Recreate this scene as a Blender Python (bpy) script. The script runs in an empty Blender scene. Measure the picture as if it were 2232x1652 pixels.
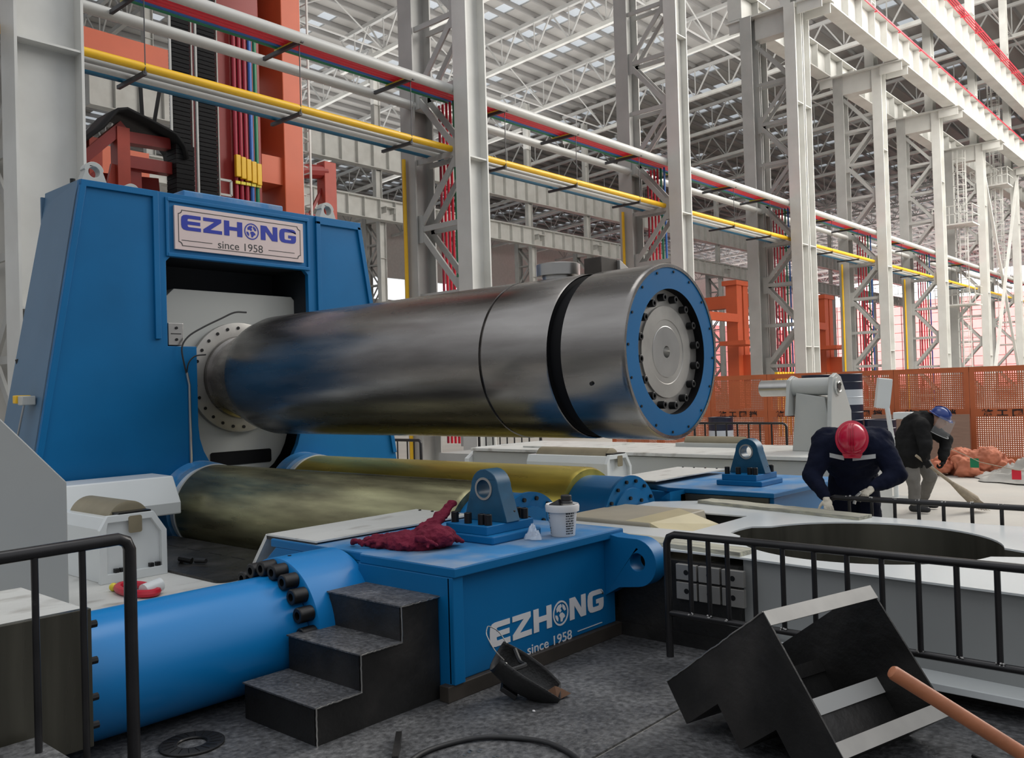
import bpy, math, random
from mathutils import Matrix, Vector
from mathutils.geometry import tessellate_polygon

# ---------------------------------------------------------------- camera, world, light
SC = bpy.context.scene
COL = SC.collection
cam_d = bpy.data.cameras.new('camera'); cam = bpy.data.objects.new('camera', cam_d); COL.objects.link(cam)
cam_d.sensor_fit = 'HORIZONTAL'; cam_d.sensor_width = 36.0; cam_d.lens = 1909.95 / 2232 * 36.0
cam_d.clip_start = 0.05; cam_d.clip_end = 600
cam.matrix_world = Matrix(((0.75147907, 0.03174292, 0.65899287, 0), (0.65910513, 0.00826834, -0.75200536, 0),
                           (-0.02931962, 0.99946187, -0.01470843, 1.75), (0, 0, 0, 1)))
SC.camera = cam
SC.view_settings.view_transform = 'Standard'; SC.view_settings.look = 'None'
SC.view_settings.exposure = 0.0; SC.view_settings.gamma = 1.0; SC.view_settings.use_curve_mapping = False
try:
    SC.cycles.max_bounces = 6; SC.cycles.diffuse_bounces = 3; SC.cycles.glossy_bounces = 3
    SC.cycles.transparent_max_bounces = 12; SC.cycles.use_denoising = True
    SC.cycles.sample_clamp_indirect = 4.0
except Exception:
    pass
world = bpy.data.worlds.new('overcast_sky'); SC.world = world; world.use_nodes = True
nt = world.node_tree; nt.nodes.clear()
wo = nt.nodes.new('ShaderNodeOutputWorld'); bg = nt.nodes.new('ShaderNodeBackground')
tc = nt.nodes.new('ShaderNodeTexCoord'); sp = nt.nodes.new('ShaderNodeSeparateXYZ'); cr = nt.nodes.new('ShaderNodeValToRGB')
nt.links.new(tc.outputs['Generated'], sp.inputs[0]); nt.links.new(sp.outputs['Z'], cr.inputs[0])
nt.links.new(cr.outputs[0], bg.inputs[0]); nt.links.new(bg.outputs[0], wo.inputs[0])
e = cr.color_ramp.elements
e[0].position = 0.0; e[0].color = (0.20, 0.20, 0.205, 1)
e[1].position = 0.55; e[1].color = (1.0, 1.03, 1.08, 1)
bg.inputs['Strength'].default_value = 0.80

def area(name, loc, size, power, look=(0, 0, 0), color=(1, 1, 1), sy=None):
    l = bpy.data.lights.new(name, 'AREA'); l.shape = 'RECTANGLE'; l.size = size; l.size_y = sy or size
    l.energy = power; l.color = color
    o = bpy.data.objects.new(name, l); COL.objects.link(o); o.location = loc
    d = Vector(look) - Vector(loc); o.rotation_euler = d.to_track_quat('-Z', 'Y').to_euler()
    return o
area('fill_lamp_near', (-6, 7, 21), 9, 560, (-6, 7, 0), (1, 0.99, 0.97))  # added soft overhead lamp; no skylight is built above the machine
area('daylight_outside_end_wall', (-50, 242, 16), 150, 130000, (-50, 230, 16), (1, 0.97, 0.95), 34)
area('daylight_outside_side_wall', (-103, 110, 14), 250, 60000, (-92, 110, 14), (1, 1, 1), 24)
area('fill_lamp_aisle', (4, 47, 22), 44, 21000, (-14, 48, 6), (1, 0.96, 0.89), 20)  # added side lamp that brightens the column faces, not a skylight
area('fill_lamp_far_bay', (-32, 50, 24), 80, 10000, (-32, 50, 50), (1, 0.98, 0.95), 34)  # added lamp facing up, brightens the underside of the roof
area('fill_lamp_far_end', (-40, 170, 22), 90, 22000, (-40, 170, 50), (1, 0.96, 0.94), 60)  # second upward lamp, added to brighten the far roof
# ---------------------------------------------------------------- helpers
random.seed(7)
def rt(a, axis): return Matrix.Rotation(a, 4, axis)
def tr(x, y, z): return Matrix.Translation((x, y, z))
class MB:
    def __init__(s): s.v = []; s.f = []; s.T = Matrix.Identity(4)
    def add(s, vs, fs):
        n = len(s.v); T = s.T
        s.v += [T @ Vector(p) for p in vs]; s.f += [tuple(i + n for i in q) for q in fs]; return s
    def box(s, x0, x1, y0, y1, z0, z1):
        return s.add([(x0, y0, z0), (x1, y0, z0), (x1, y1, z0), (x0, y1, z0), (x0, y0, z1), (x1, y0, z1), (x1, y1, z1), (x0, y1, z1)],
                     [(0, 3, 2, 1), (4, 5, 6, 7), (0, 1, 5, 4), (1, 2, 6, 5), (2, 3, 7, 6), (3, 0, 4, 7)])
    def frm(s, p0, p1):
        a = Vector(p0); d = Vector(p1) - a; L = d.length; d.normalize()
        up = Vector((0, 0, 1)) if abs(d.z) < 0.95 else Vector((1, 0, 0))
        u = up.cross(d).normalized(); w = d.cross(u)
        return a, d, u, w, L
    def bar(s, p0, p1, w, h):
        a, d, u, q, L = s.frm(p0, p1); b = a + d * L; vs = []
        for c in (a, b):
            for i, j in ((-1, -1), (1, -1), (1, 1), (-1, 1)): vs.append(c + u * (i * w / 2) + q * (j * h / 2))
        return s.add(vs, [(0, 3, 2, 1), (4, 5, 6, 7), (0, 1, 5, 4), (1, 2, 6, 5), (2, 3, 7, 6), (3, 0, 4, 7)])
    def cyl(s, p0, p1, r, n=24, r1=None, cap=True):
        a, d, u, w, L = s.frm(p0, p1); r1 = r if r1 is None else r1
        return s.lathe(p0, d, [(0, r), (L, r1)], n, cap)
    def lathe(s, o, d, prof, n=32, cap=True, a0=0, a1=None):
        o = Vector(o); d = Vector(d).normalized(); _, _, u, w, _ = s.frm(o, o + d)
        vs = []; fs = []; full = a1 is None; a1 = 2 * math.pi if full else a1
        m = n if full else n + 1
        for t, r in prof:
            for i in range(m):
                a = a0 + (a1 - a0) * i / n
                vs.append(o + d * t + u * (r * math.cos(a)) + w * (r * math.sin(a)))
        for k in range(len(prof) - 1):
            for i in range(n):
                j = (i + 1) % m; fs.append((k * m + i, k * m + j, (k + 1) * m + j, (k + 1) * m + i))
        if cap and full:
            fs.append(tuple(range(m - 1, -1, -1))); q = (len(prof) - 1) * m; fs.append(tuple(range(q, q + m)))
        return s.add(vs, fs)
    def tube(s, pts, r, n=8, closed=False):
        P = [Vector(p) for p in pts]; N = len(P); vs = []; fs = []; prev = None
        for i, p in enumerate(P):
            if closed: d = P[(i + 1) % N] - P[i - 1]
            else: d = P[min(i + 1, N - 1)] - P[max(i - 1, 0)]
            d.normalize()
            if prev is None:
                up = Vector((0, 0, 1)) if abs(d.z) < 0.9 else Vector((1, 0, 0)); u = up.cross(d).normalized()
            else: u = (prev - d * prev.dot(d)).normalized()
            prev = u; w = d.cross(u); rr = r[i] if isinstance(r, (list, tuple)) else r
            for k in range(n):
                a = 2 * math.pi * k / n; vs.append(p + u * (rr * math.cos(a)) + w * (rr * math.sin(a)))
        for i in range(N if closed else N - 1):
            j = (i + 1) % N
            for k in range(n): fs.append((i * n + k, i * n + (k + 1) % n, j * n + (k + 1) % n, j * n + k))
        if not closed: fs += [tuple(range(n - 1, -1, -1)), tuple(range((N - 1) * n, N * n))]
        return s.add(vs, fs)
    def prism(s, loop, axis, a, b, holes=()):
        """extrude a 2d outline (optionally with holes) along an axis; 2d pairs are the other two axes in order"""
        def P(p, t):
            return {'x': (t, p[0], p[1]), 'y': (p[0], t, p[1]), 'z': (p[0], p[1], t)}[axis]
        loops = [list(loop)] + [list(h) for h in holes]; vs = []; fs = []; flat = [p for l in loops for p in l]; n = len(flat)
        vs = [P(p, a) for p in flat] + [P(p, b) for p in flat]
        if holes:
            tri = tessellate_polygon([[Vector((p[0], p[1], 0)) for p in l] for l in loops])
            for t in tri: fs.append(tuple(t)); fs.append(tuple(i + n for i in reversed(t)))
        else: fs.append(tuple(range(n))); fs.append(tuple(range(2 * n - 1, n - 1, -1)))
        o = 0
        for l in loops:
            m = len(l)
            for i in range(m): j = (i + 1) % m; fs.append((o + i, o + n + i, o + n + j, o + j))
            o += m
        return s.add(vs, fs)
    def sphere(s, c, r, nu=16, nv=10, sc=(1, 1, 1)):
        vs = []; fs = []
        for j in range(nv + 1):
            b = math.pi * j / nv
            for i in range(nu):
                a = 2 * math.pi * i / nu
                vs.append((c[0] + r * sc[0] * math.sin(b) * math.cos(a), c[1] + r * sc[1] * math.sin(b) * math.sin(a), c[2] + r * sc[2] * math.cos(b)))
        for j in range(nv):
            for i in range(nu): k = (i + 1) % nu; fs.append((j * nu + i, (j + 1) * nu + i, (j + 1) * nu + k, j * nu + k))
        return s.add(vs, fs)
    def rbox(s, x0, x1, y0, y1, z0, z1, r=.03, ax='z', n=4):
        d = {'z': (x0, x1, y0, y1, z0, z1), 'y': (x0, x1, z0, z1, y0, y1), 'x': (y0, y1, z0, z1, x0, x1)}[ax]
        return s.prism(rrect(d[0], d[1], d[2], d[3], r, n), ax, d[4], d[5])

def smooth_path(pts, n=6):
    P = [Vector(p) for p in pts]; P = [P[0] * 2 - P[1]] + P + [P[-1] * 2 - P[-2]]; out = []
    for i in range(1, len(P) - 2):
        for k in range(n):
            t = k / n; a, b, c, d = P[i - 1], P[i], P[i + 1], P[i + 2]
            out.append(.5 * ((2 * b) + (c - a) * t + (2 * a - 5 * b + 4 * c - d) * t * t + (3 * b - a - 3 * c + d) * t ** 3))
    return out + [P[-2]]
def rrect(x0, x1, y0, y1, r, n=4):
    out = []
    for cx, cy, a in ((x1 - r, y1 - r, 0), (x0 + r, y1 - r, 90), (x0 + r, y0 + r, 180), (x1 - r, y0 + r, 270)):
        for i in range(n + 1):
            t = math.radians(a + 90 * i / n); out.append((cx + r * math.cos(t), cy + r * math.sin(t)))
    return out
def circ(cx, cy, r, n=24, a0=0, a1=360):
    full = a1 - a0 >= 360
    return [(cx + r * math.cos(math.radians(a0 + (a1 - a0) * i / (n if full else n - 1))), cy + r * math.sin(math.radians(a0 + (a1 - a0) * i / (n if full else n - 1)))) for i in range(n)]

def basis(x, y, z):
    return Matrix(((x.x, y.x, z.x, 0), (x.y, y.y, z.y, 0), (x.z, y.z, z.z, 0), (0, 0, 0, 1)))
def origin(o):
    v = Vector((0, 0, 0))
    while o is not None: v += Vector(o.location); o = o.parent
    return v
def build(name, mb, m, parent=None, label=None, cat=None, group=None, kind=None, smooth=35, bevel=0, recalc=True, at=None):
    me = bpy.data.meshes.new(name)
    off = origin(parent) if parent else Vector(at or (0, 0, 0))
    me.from_pydata([tuple(v - off) for v in mb.v], [], mb.f)
    if recalc:
        import bmesh
        b = bmesh.new(); b.from_mesh(me); bmesh.ops.recalc_face_normals(b, faces=b.faces); b.to_mesh(me); b.free()
    me.materials.append(m)
    if smooth:
        me.shade_smooth(); me.set_sharp_from_angle(angle=math.radians(smooth))
    o = bpy.data.objects.new(name, me); COL.objects.link(o); o.parent = parent
    if at and not parent: o.location = at
    if bevel:
        k = o.modifiers.new('bevel', 'BEVEL'); k.width = bevel; k.segments = 2; k.limit_method = 'ANGLE'; k.angle_limit = math.radians(40); k.harden_normals = False
    tag(o, label, cat, group, kind); return o
def tag(o, label=None, cat=None, group=None, kind=None):
    if label: o['label'] = label
    if cat: o['category'] = cat
    if group: o['group'] = group
    if kind: o['kind'] = kind
    return o
def thing(name, loc, label=None, cat=None, group=None, kind=None):
    o = bpy.data.objects.new(name, None); COL.objects.link(o); o.location = loc; o.empty_display_size = .2
    return tag(o, label, cat, group, kind)
def dup(o, loc, label=None, rotz=None, cat=None, group=None, drop=()):
    def cp(s, par):
        c = s.copy(); COL.objects.link(c); c.parent = par
        for ch in list(KIDS(s)):
            cp(ch, c)
        return c
    r = cp(o, None); r.location = loc
    if rotz is not None: r.rotation_euler = (0, 0, rotz)
    if label: r['label'] = label
    if cat: r['category'] = cat
    if group: r['group'] = group
    return r
def KIDS(s): return [c for c in s.children]

# ---------------------------------------------------------------- materials
def mat(name, col, rough=.5, metal=0.0, var=0.0, vscale=3.0, col2=None, cov=.5, cscale=4.0, bump=0.0, bscale=30.0, stretch=None, soft=.1, spec=.5, rvar=0.0, alpha=None, det=4, fine=0, fscale=35):
    """base colour, plus a second colour in noise patches (wear / dirt / streaks)"""
    m = bpy.data.materials.new(name); m.use_nodes = True; t = m.node_tree; b = t.nodes['Principled BSDF']
    b.inputs['Roughness'].default_value = rough; b.inputs['Metallic'].default_value = metal
    b.inputs['Specular IOR Level'].default_value = spec
    tcn = t.nodes.new('ShaderNodeTexCoord'); mp = t.nodes.new('ShaderNodeMapping'); t.links.new(tcn.outputs['Object'], mp.inputs[0])
    if stretch: mp.inputs['Scale'].default_value = stretch
    c = t.nodes.new('ShaderNodeRGB'); c.outputs[0].default_value = (*col, 1); out = c.outputs[0]
    def noise(sc, d=det):
        n = t.nodes.new('ShaderNodeTexNoise'); n.inputs['Scale'].default_value = sc; n.inputs['Detail'].default_value = d
        t.links.new(mp.outputs[0], n.inputs['Vector']); return n.outputs[0]
    if col2:
        r = t.nodes.new('ShaderNodeValToRGB'); t.links.new(noise(cscale, 6), r.inputs[0])
        r.color_ramp.elements[0].position = max(0, 1 - cov - soft); r.color_ramp.elements[1].position = min(1, 1 - cov + soft)
        mx = t.nodes.new('ShaderNodeMixRGB'); t.links.new(r.outputs[0], mx.inputs[0]); t.links.new(out, mx.inputs[1]); mx.inputs[2].default_value = (*col2, 1); out = mx.outputs[0]
    if var:
        mx = t.nodes.new('ShaderNodeMixRGB'); mx.blend_type = 'MULTIPLY'; mx.inputs[0].default_value = 1
        r = t.nodes.new('ShaderNodeMapRange'); r.inputs['From Min'].default_value = .3; r.inputs['From Max'].default_value = .7
        r.inputs['To Min'].default_value = 1 - var; r.inputs['To Max'].default_value = 1 + var * .6
        t.links.new(noise(vscale), r.inputs[0]); t.links.new(out, mx.inputs[1]); t.links.new(r.outputs[0], mx.inputs[2]); out = mx.outputs[0]
    if fine:
        mx = t.nodes.new('ShaderNodeMixRGB'); mx.blend_type = 'MULTIPLY'; mx.inputs[0].default_value = 1
        r = t.nodes.new('ShaderNodeMapRange'); r.inputs['From Min'].default_value = .35; r.inputs['From Max'].default_value = .68
        r.inputs['To Min'].default_value = 1 - fine; r.inputs['To Max'].default_value = 1 + fine
        t.links.new(noise(fscale, 8), r.inputs[0]); t.links.new(out, mx.inputs[1]); t.links.new(r.outputs[0], mx.inputs[2]); out = mx.outputs[0]
    t.links.new(out, b.inputs['Base Color'])
    if rvar:
        r = t.nodes.new('ShaderNodeMapRange'); r.inputs['From Min'].default_value = .3; r.inputs['From Max'].default_value = .7
        r.inputs['To Min'].default_value = rough - rvar; r.inputs['To Max'].default_value = rough + rvar
        t.links.new(noise(vscale * 2.3), r.inputs[0]); t.links.new(r.outputs[0], b.inputs['Roughness'])
    if bump:
        bp = t.nodes.new('ShaderNodeBump'); bp.inputs['Strength'].default_value = bump; bp.inputs['Distance'].default_value = .02
        t.links.new(noise(bscale, 5), bp.inputs['Height']); t.links.new(bp.outputs[0], b.inputs['Normal'])
    if alpha is not None: b.inputs['Alpha'].default_value = alpha
    return m
def thin(name, col, transp=.8, rough=.1):
    m = bpy.data.materials.new(name); m.use_nodes = True; t = m.node_tree; t.nodes.clear()
    o = t.nodes.new('ShaderNodeOutputMaterial'); mx = t.nodes.new('ShaderNodeMixShader'); a = t.nodes.new('ShaderNodeBsdfTransparent'); g = t.nodes.new('ShaderNodeBsdfPrincipled')
    a.inputs[0].default_value = (*col, 1); g.inputs['Base Color'].default_value = (*col, 1); g.inputs['Roughness'].default_value = rough
    mx.inputs[0].default_value = 1 - transp; t.links.new(a.outputs[0], mx.inputs[1]); t.links.new(g.outputs[0], mx.inputs[2]); t.links.new(mx.outputs[0], o.inputs[0]); return m
def sheer(name, col, k=.6):
    m = bpy.data.materials.new(name); m.use_nodes = True; t = m.node_tree; t.nodes.clear()
    o = t.nodes.new('ShaderNodeOutputMaterial'); mx = t.nodes.new('ShaderNodeMixShader'); a = t.nodes.new('ShaderNodeBsdfTranslucent'); g = t.nodes.new('ShaderNodeBsdfDiffuse')
    a.inputs[0].default_value = (*col, 1); g.inputs[0].default_value = (*col, 1); mx.inputs[0].default_value = 1 - k
    t.links.new(a.outputs[0], mx.inputs[1]); t.links.new(g.outputs[0], mx.inputs[2]); t.links.new(mx.outputs[0], o.inputs[0]); return m

M = {}
M['truss_grey'] = mat('truss_grey', (.47, .47, .46), .5)
M['white_steel'] = mat('white_steel', (.60, .60, .575), .45, var=.08, vscale=1.2, col2=(.50, .49, .46), cov=.35, cscale=.8, soft=.2)
M['grey_or_shaded_steel'] = mat('grey_or_shaded_steel', (.40, .40, .385), .5, var=.1, vscale=1.5)  # plain grey parts; on braces and rear legs, shade put into white paint
M['roof_deck'] = mat('roof_deck', (.36, .35, .335), .6, var=.12, vscale=.3)
M['purlin'] = mat('purlin', (.22, .215, .21), .6)
M['glass'] = thin('skylight_glass', (.97, .99, 1), .9, .2)
M['frosted'] = sheer('frosted_glazing', (.93, .95, .97), .8)
M['sheet_pink'] = sheer('pink_sheeting', (.95, .55, .54), .6)
M['wall_sheet'] = mat('wall_sheet', (.68, .67, .64), .6, var=.06)
M['concrete'] = mat('concrete', (.50, .475, .43), .55, var=.10, vscale=.9, col2=(.46, .45, .42), cov=.35, cscale=1.2, soft=.15, bump=.15)
M['steel_floor'] = mat('steel_floor', (.085, .086, .09), .55, metal=.3, var=.35, vscale=1.6, col2=(.18, .18, .18), cov=.42, cscale=2.5, soft=.2, bump=.7, bscale=26, rvar=.12, fine=.45, fscale=28)
M['black_steel'] = mat('black_steel', (.030, .029, .028), .42, metal=.5, var=.35, vscale=2.2, col2=(.055, .050, .046), cov=.35, cscale=2.5, soft=.15, bump=.25, bscale=18, rvar=.1)
M['tread'] = mat('tread', (.11, .112, .118), .5, metal=.4, var=.3, vscale=5, col2=(.22, .22, .22), cov=.35, cscale=9, soft=.1, bump=.6, bscale=40, fine=.4, fscale=40)
M['rail_black'] = mat('rail_black', (.028, .027, .028), .3, metal=.4, var=.3, vscale=5, col2=(.10, .095, .09), cov=.22, cscale=9, soft=.06)
M['bolt'] = mat('bolt_black', (.018, .018, .019), .38, metal=.5)
M['blue'] = mat('blue_paint', (.0015, .125, .32), .42, var=.12, vscale=1.0, spec=.28, bump=.04, bscale=6)
M['blue_light'] = mat('blue_paint_lighter', (.004, .19, .50), .28, var=.04, vscale=1.0, spec=.55, bump=.03, bscale=4)  # lighter, glossier blue for cylinder, flange and curved arm
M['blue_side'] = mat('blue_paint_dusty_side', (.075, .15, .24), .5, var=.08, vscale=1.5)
M['stand_inside_shade'] = mat('stand_inside_shade', (.010, .014, .02), .7)  # shade of the deep interior put into a near-black colour
M['blue_dusty'] = mat('blue_paint_dusty', (.03, .19, .43), .5, var=.15, vscale=2, col2=(.22, .29, .39), cov=.45, cscale=3.2, soft=.14, bump=.1)
M['white_paint'] = mat('white_paint', (.68, .71, .71), .22, var=.05, vscale=1.0)
M['white_worn'] = mat('white_worn', (.60, .60, .57), .4, var=.1, vscale=2, col2=(.30, .28, .25), cov=.34, cscale=5, soft=.1, stretch=(1, .5, 1), bump=.2)
M['grey_paint'] = mat('grey_paint', (.45, .46, .44), .35, var=.04, vscale=1.0)
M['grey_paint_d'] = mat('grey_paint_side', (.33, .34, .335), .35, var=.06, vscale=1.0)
M['steel'] = mat('machined_steel', (.31, .295, .28), .27, metal=.95, var=.14, vscale=1.0, col2=(.19, .175, .165), cov=.45, cscale=1.6, soft=.2, stretch=(.5, 3, 3), rvar=.07, bump=.02, bscale=12)
M['steel_plain'] = mat('bright_steel', (.50, .49, .47), .28, metal=.9, var=.12, vscale=4)
M['steel_dull'] = mat('dull_steel', (.40, .385, .36), .42, metal=.6, var=.2, vscale=3)
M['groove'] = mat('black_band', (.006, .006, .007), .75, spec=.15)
M['brass_front'] = mat('grease_roll_front', (.40, .385, .22), .33, metal=.8, var=.35, vscale=3.0, col2=(.15, .135, .08), cov=.5, cscale=2.2, soft=.22, stretch=(.35, 2.2, 2.2), rvar=.1)
M['brass_rear'] = mat('grease_roll_rear', (.66, .53, .10), .33, metal=.75, var=.25, vscale=2.5, col2=(.36, .29, .07), cov=.42, cscale=2.0, soft=.22, stretch=(.35, 2.2, 2.2), rvar=.08)
M['red_crane'] = mat('red_crane', (.26, .020, .016), .45, var=.12, vscale=.8)
M['orange_crane'] = mat('orange_crane', (.56, .10, .035), .5, var=.08, vscale=.8)
M['chain'] = mat('cable_chain', (.008, .008, .009), .6, spec=.2)
M['yellow'] = mat('yellow_paint', (.80, .47, .015), .4, var=.06)
M['yellow_clip'] = mat('yellow_clip', (.75, .62, .05), .4)
M['pipe_red'] = mat('red_pipe', (.72, .022, .050), .35)
M['pipe_crimson'] = mat('crimson_pipe', (.36, .02, .045), .4)
M['pipe_blue'] = mat('blue_pipe', (.03, .14, .48), .35)
M['pipe_teal'] = mat('teal_blue_pipe', (.006, .10, .19), .35)
M['pipe_green'] = mat('green_pipe', (.01, .20, .09), .35)
M['pipe_white'] = mat('white_pipe', (.52, .52, .505), .4)
M['pipe_grey'] = mat('grey_pipe', (.30, .31, .31), .4)
M['angle_dark'] = mat('dark_angle_iron', (.045, .045, .05), .5)
M['fence_orange'] = mat('fence_orange', (.50, .13, .045), .55, var=.08)
M['text_black'] = mat('text_black', (.012, .010, .010), .6)
M['sign_plate'] = mat('sign_plate', (.70, .58, .56), .22, metal=.15, var=.03)
M['sign_blue'] = mat('sign_blue', (.02, .035, .33), .35)
M['sign_black'] = mat('sign_black_line', (.03, .03, .03), .4)
M['logo_white'] = mat('logo_white', (.68, .67, .68), .5, var=.05, vscale=6)
M['cloth_red'] = mat('cloth_maroon', (.15, .014, .034), .9, var=.2, vscale=8, bump=.3, bscale=120, spec=.2)
M['navy'] = mat('navy_cotton', (.0055, .008, .022), .9, var=.25, vscale=7, bump=.4, bscale=16, spec=.15)
M['navy_leg'] = mat('navy_trousers', (.004, .0055, .014), .9, bump=.4, bscale=16, spec=.15)
M['black_coat'] = mat('black_coat', (.014, .014, .014), .9, var=.2, vscale=7, bump=.4, bscale=14, spec=.15)
M['grey_trousers'] = mat('grey_trousers', (.20, .19, .175), .9, var=.15, vscale=6, bump=.4, bscale=16, spec=.2)
M['helmet_red'] = mat('helmet_red', (.52, .006, .04), .22, spec=.6)
M['helmet_blue'] = mat('helmet_blue', (.008, .035, .20), .25, spec=.6)
M['reflective'] = mat('reflective_tape', (.42, .43, .43), .4)
M['glove'] = mat('cotton_glove', (.62, .57, .47), .95, bump=.3, bscale=150, spec=.1)
M['skin'] = mat('skin', (.42, .24, .17), .55)
M['hair'] = mat('hair_black', (.01, .009, .008), .6)
M['visor'] = thin('visor_plastic', (.93, .95, .97), .88, .05)
M['clear'] = thin('clear_plastic', (.9, .95, 1), .6, .08)
M['wood'] = mat('weathered_wood', (.36, .35, .29), .7, var=.35, vscale=3, col2=(.52, .50, .36), cov=.4, cscale=5, soft=.12, stretch=(.6, 9, 9), bump=.5, bscale=9)
M['handle'] = mat('wooden_handle', (.43, .155, .07), .5, var=.25, vscale=5, stretch=(1, 1, 1), bump=.1)
M['beige'] = mat('beige_block', (.40, .36, .28), .5, var=.1, vscale=2.5)
M['grease'] = mat('grease_beige', (.56, .49, .30), .35, var=.1, vscale=3)
M['tan_roll'] = mat('tan_roller', (.26, .225, .15), .5, metal=.3, var=.12, vscale=5)
M['bucket'] = mat('bucket_white', (.66, .65, .64), .35)
M['ink'] = mat('ink_black', (.02, .02, .022), .5)
M['leather'] = mat('mask_black', (.012, .012, .012), .5, bump=.2, bscale=60)
M['rust'] = mat('rust_brown', (.10, .045, .02), .8)
M['brown_steel'] = mat('bare_brown_steel', (.055, .046, .038), .55, metal=.3, var=.3, vscale=4)
M['red_mid'] = mat('red_trestle_paint', (.40, .055, .032), .5, var=.1)
M['lug_teal_shaded'] = mat('lug_blue_shaded', (.004, .075, .15), .4, var=.2, vscale=9, col2=(.10, .16, .20), cov=.25, cscale=12, soft=.05)  # shade of the front faces put into darker blue; pale flecks are wear
M['tarp_orange'] = mat('tarp_orange', (.50, .165, .09), .8, var=.25, vscale=4, bump=.5, bscale=9)
M['tarp_grey'] = mat('tarp_grey', (.46, .44, .40), .8, var=.1, vscale=5, bump=.4, bscale=7)
M['drum_blue'] = mat('drum_navy', (.008, .012, .032), .35)
M['drum_white'] = mat('drum_white_band', (.50, .54, .58), .4)
M['plywood'] = mat('plywood', (.30, .19, .14), .7, var=.12, vscale=3, stretch=(1, 1, 8))
M['rubber'] = mat('rubber', (.015, .015, .016), .55)
M['straw'] = mat('straw', (.36, .30, .22), .9, var=.2, vscale=20)
M['dark_face'] = mat('dark_machined_face', (.10, .095, .075), .35, metal=.5, var=.5, vscale=1.0, stretch=(1, 6, .5), rvar=.1)  # vertical streaks in the colour imitate reflections on the steel
M['shackle_red'] = mat('sling_red', (.50, .008, .03), .4)
# ---------------------------------------------------------------- the hall
YC = [5.05 + 9 * k for k in range(8)]           # column line along the machine bay
XF, XR = -13.3, -15.05                          # front and rear leg of each laced column
# floor: pale concrete everywhere, dark steel plates round the machine
build('floor', MB().box(-95, 16, -12, 236, -.3, -.012), M['concrete'], kind='structure', label='pale dusty concrete floor of the hall')
plates = [(-5.2, -2.52, -1.5, 5.04), (-2.50, 2.2, -1.5, 5.04), (-5.2, -2.52, 5.06, 7.3), (-2.50, 1.6, 5.06, 7.5), (-5.2, 13, -11, -1.52), (2.22, 13, -1.5, 7.5)]
for i, (a, b, c, d) in enumerate(plates):
    build('floor', MB().box(a, b, c, d, -.012, 0), M['steel_floor'], kind='structure', label='dark scuffed steel floor plate beside the machine')
# roof: sloping deck with skylight strips between the trusses
def roofz(x): return 31.3 + .06 * (x + 13)
def slab(mb, x0, x1, y0, y1, t=.12, dz=0):
    za, zb = roofz(x0) + dz, roofz(x1) + dz
    mb.add([(x0, y0, za), (x1, y0, zb), (x1, y1, zb), (x0, y1, za), (x0, y0, za + t), (x1, y0, zb + t), (x1, y1, zb + t), (x0, y1, za + t)],
           [(0, 3, 2, 1), (4, 5, 6, 7), (0, 1, 5, 4), (1, 2, 6, 5), (2, 3, 7, 6), (3, 0, 4, 7)])
TY = [5.05 + 9 * k for k in range(25)]
deck = MB(); lights = []
y = 0.5
for ty in TY:
    for (a, b, sky) in ((ty - 4.5, ty - 2.9, 0), (ty - 2.9, ty - 1.7, 1), (ty - 1.7, ty + 1.7, 0), (ty + 1.7, ty + 2.9, 1), (ty + 2.9, ty + 4.5, 0)):
        if sky: lights.append((a, b))
        else: slab(deck, -92, -15, a, b); slab(deck, -15, 3, a, b) if ty > 30 else None
    # the strips are only glazed over part of the width
    for a, b in lights[-2:]:
        for xa, xb in ((-92, -84), (-74, -60), (-50, -45), (-36, -26), (-19, 3)):
            if xa > -20 and ty < 30: continue
            slab(deck, xa, xb, a, b)
roof = build('ceiling', deck, M['roof_deck'], kind='structure', label='grey profiled roof deck with rows of skylight strips', smooth=0)
pm = None
for i in range(52):
    x = -90 + 1.5 * i
    pm = MB().box(x - .07, x + .07, .6, 226, roofz(x) - .34, roofz(x) - .02)
    if i > 50: pm = MB().box(x - .07, x + .07, 32, 226, roofz(x) - .34, roofz(x) - .02)
    build('purlin', pm, M['purlin'], roof, smooth=0)
sky = MB()
for a, b in lights:
    for xa, xb in ((-84, -74), (-60, -50), (-45, -36), (-26, -19)): slab(sky, xa, xb, a, b, .02, .02)
build('skylight', sky, M['glass'], roof, smooth=0, label='milky skylight strips', kind='stuff')
# roof trusses, one per column line
def truss(y, x0, x1, n, label, group):
    t = thing('roof_truss', (x0, y, roofz(x0) - 3), label, 'roof truss', group)
    zt = lambda x: roofz(x) - .55
    zb = lambda x: roofz(x) - 3.0
    build('top_chord', MB().bar((x0, y, zt(x0)), (x1, y, zt(x1)), .26, .26), M['truss_grey'], t, smooth=0)
    build('bottom_chord', MB().bar((x0, y, zb(x0)), (x1, y, zb(x1)), .30, .30), M['white_steel'], t, smooth=0)
    w = MB(); st = (x1 - x0) / n
    for i in range(n):
        a = x0 + i * st; m = a + st / 2; b = a + st
        w.bar((a, y, zt(a)), (m, y, zb(m)), .10, .10); w.bar((m, y, zb(m)), (b, y, zt(b)), .10, .10); w.bar((m, y, zb(m)), (m, y, zt(m)), .07, .07)
    build('web', w, M['truss_grey'], t, smooth=0)
    for i in range(1, n, 5):
        m = x0 + (i + .5) * st; s = MB()             # ties running on to the next truss
        s.bar((m, y, zb(m)), (m, y + 4.5, zt(m)), .07, .07); s.bar((m, y + 4.5, zt(m)), (m, y + 9, zb(m)), .07, .07)
        s.bar((m, y, zb(m)), (m, y + 9, zb(m)), .09, .09)
        build('sway_brace', s, M['truss_grey'], t, smooth=0)
    return t
for i, ty in enumerate(TY[1:24]):
    truss(ty, -52, -13.2, 12, 'white tubular roof truss spanning the long bay left of the laced columns', 'roof trusses over the left bay')
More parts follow.
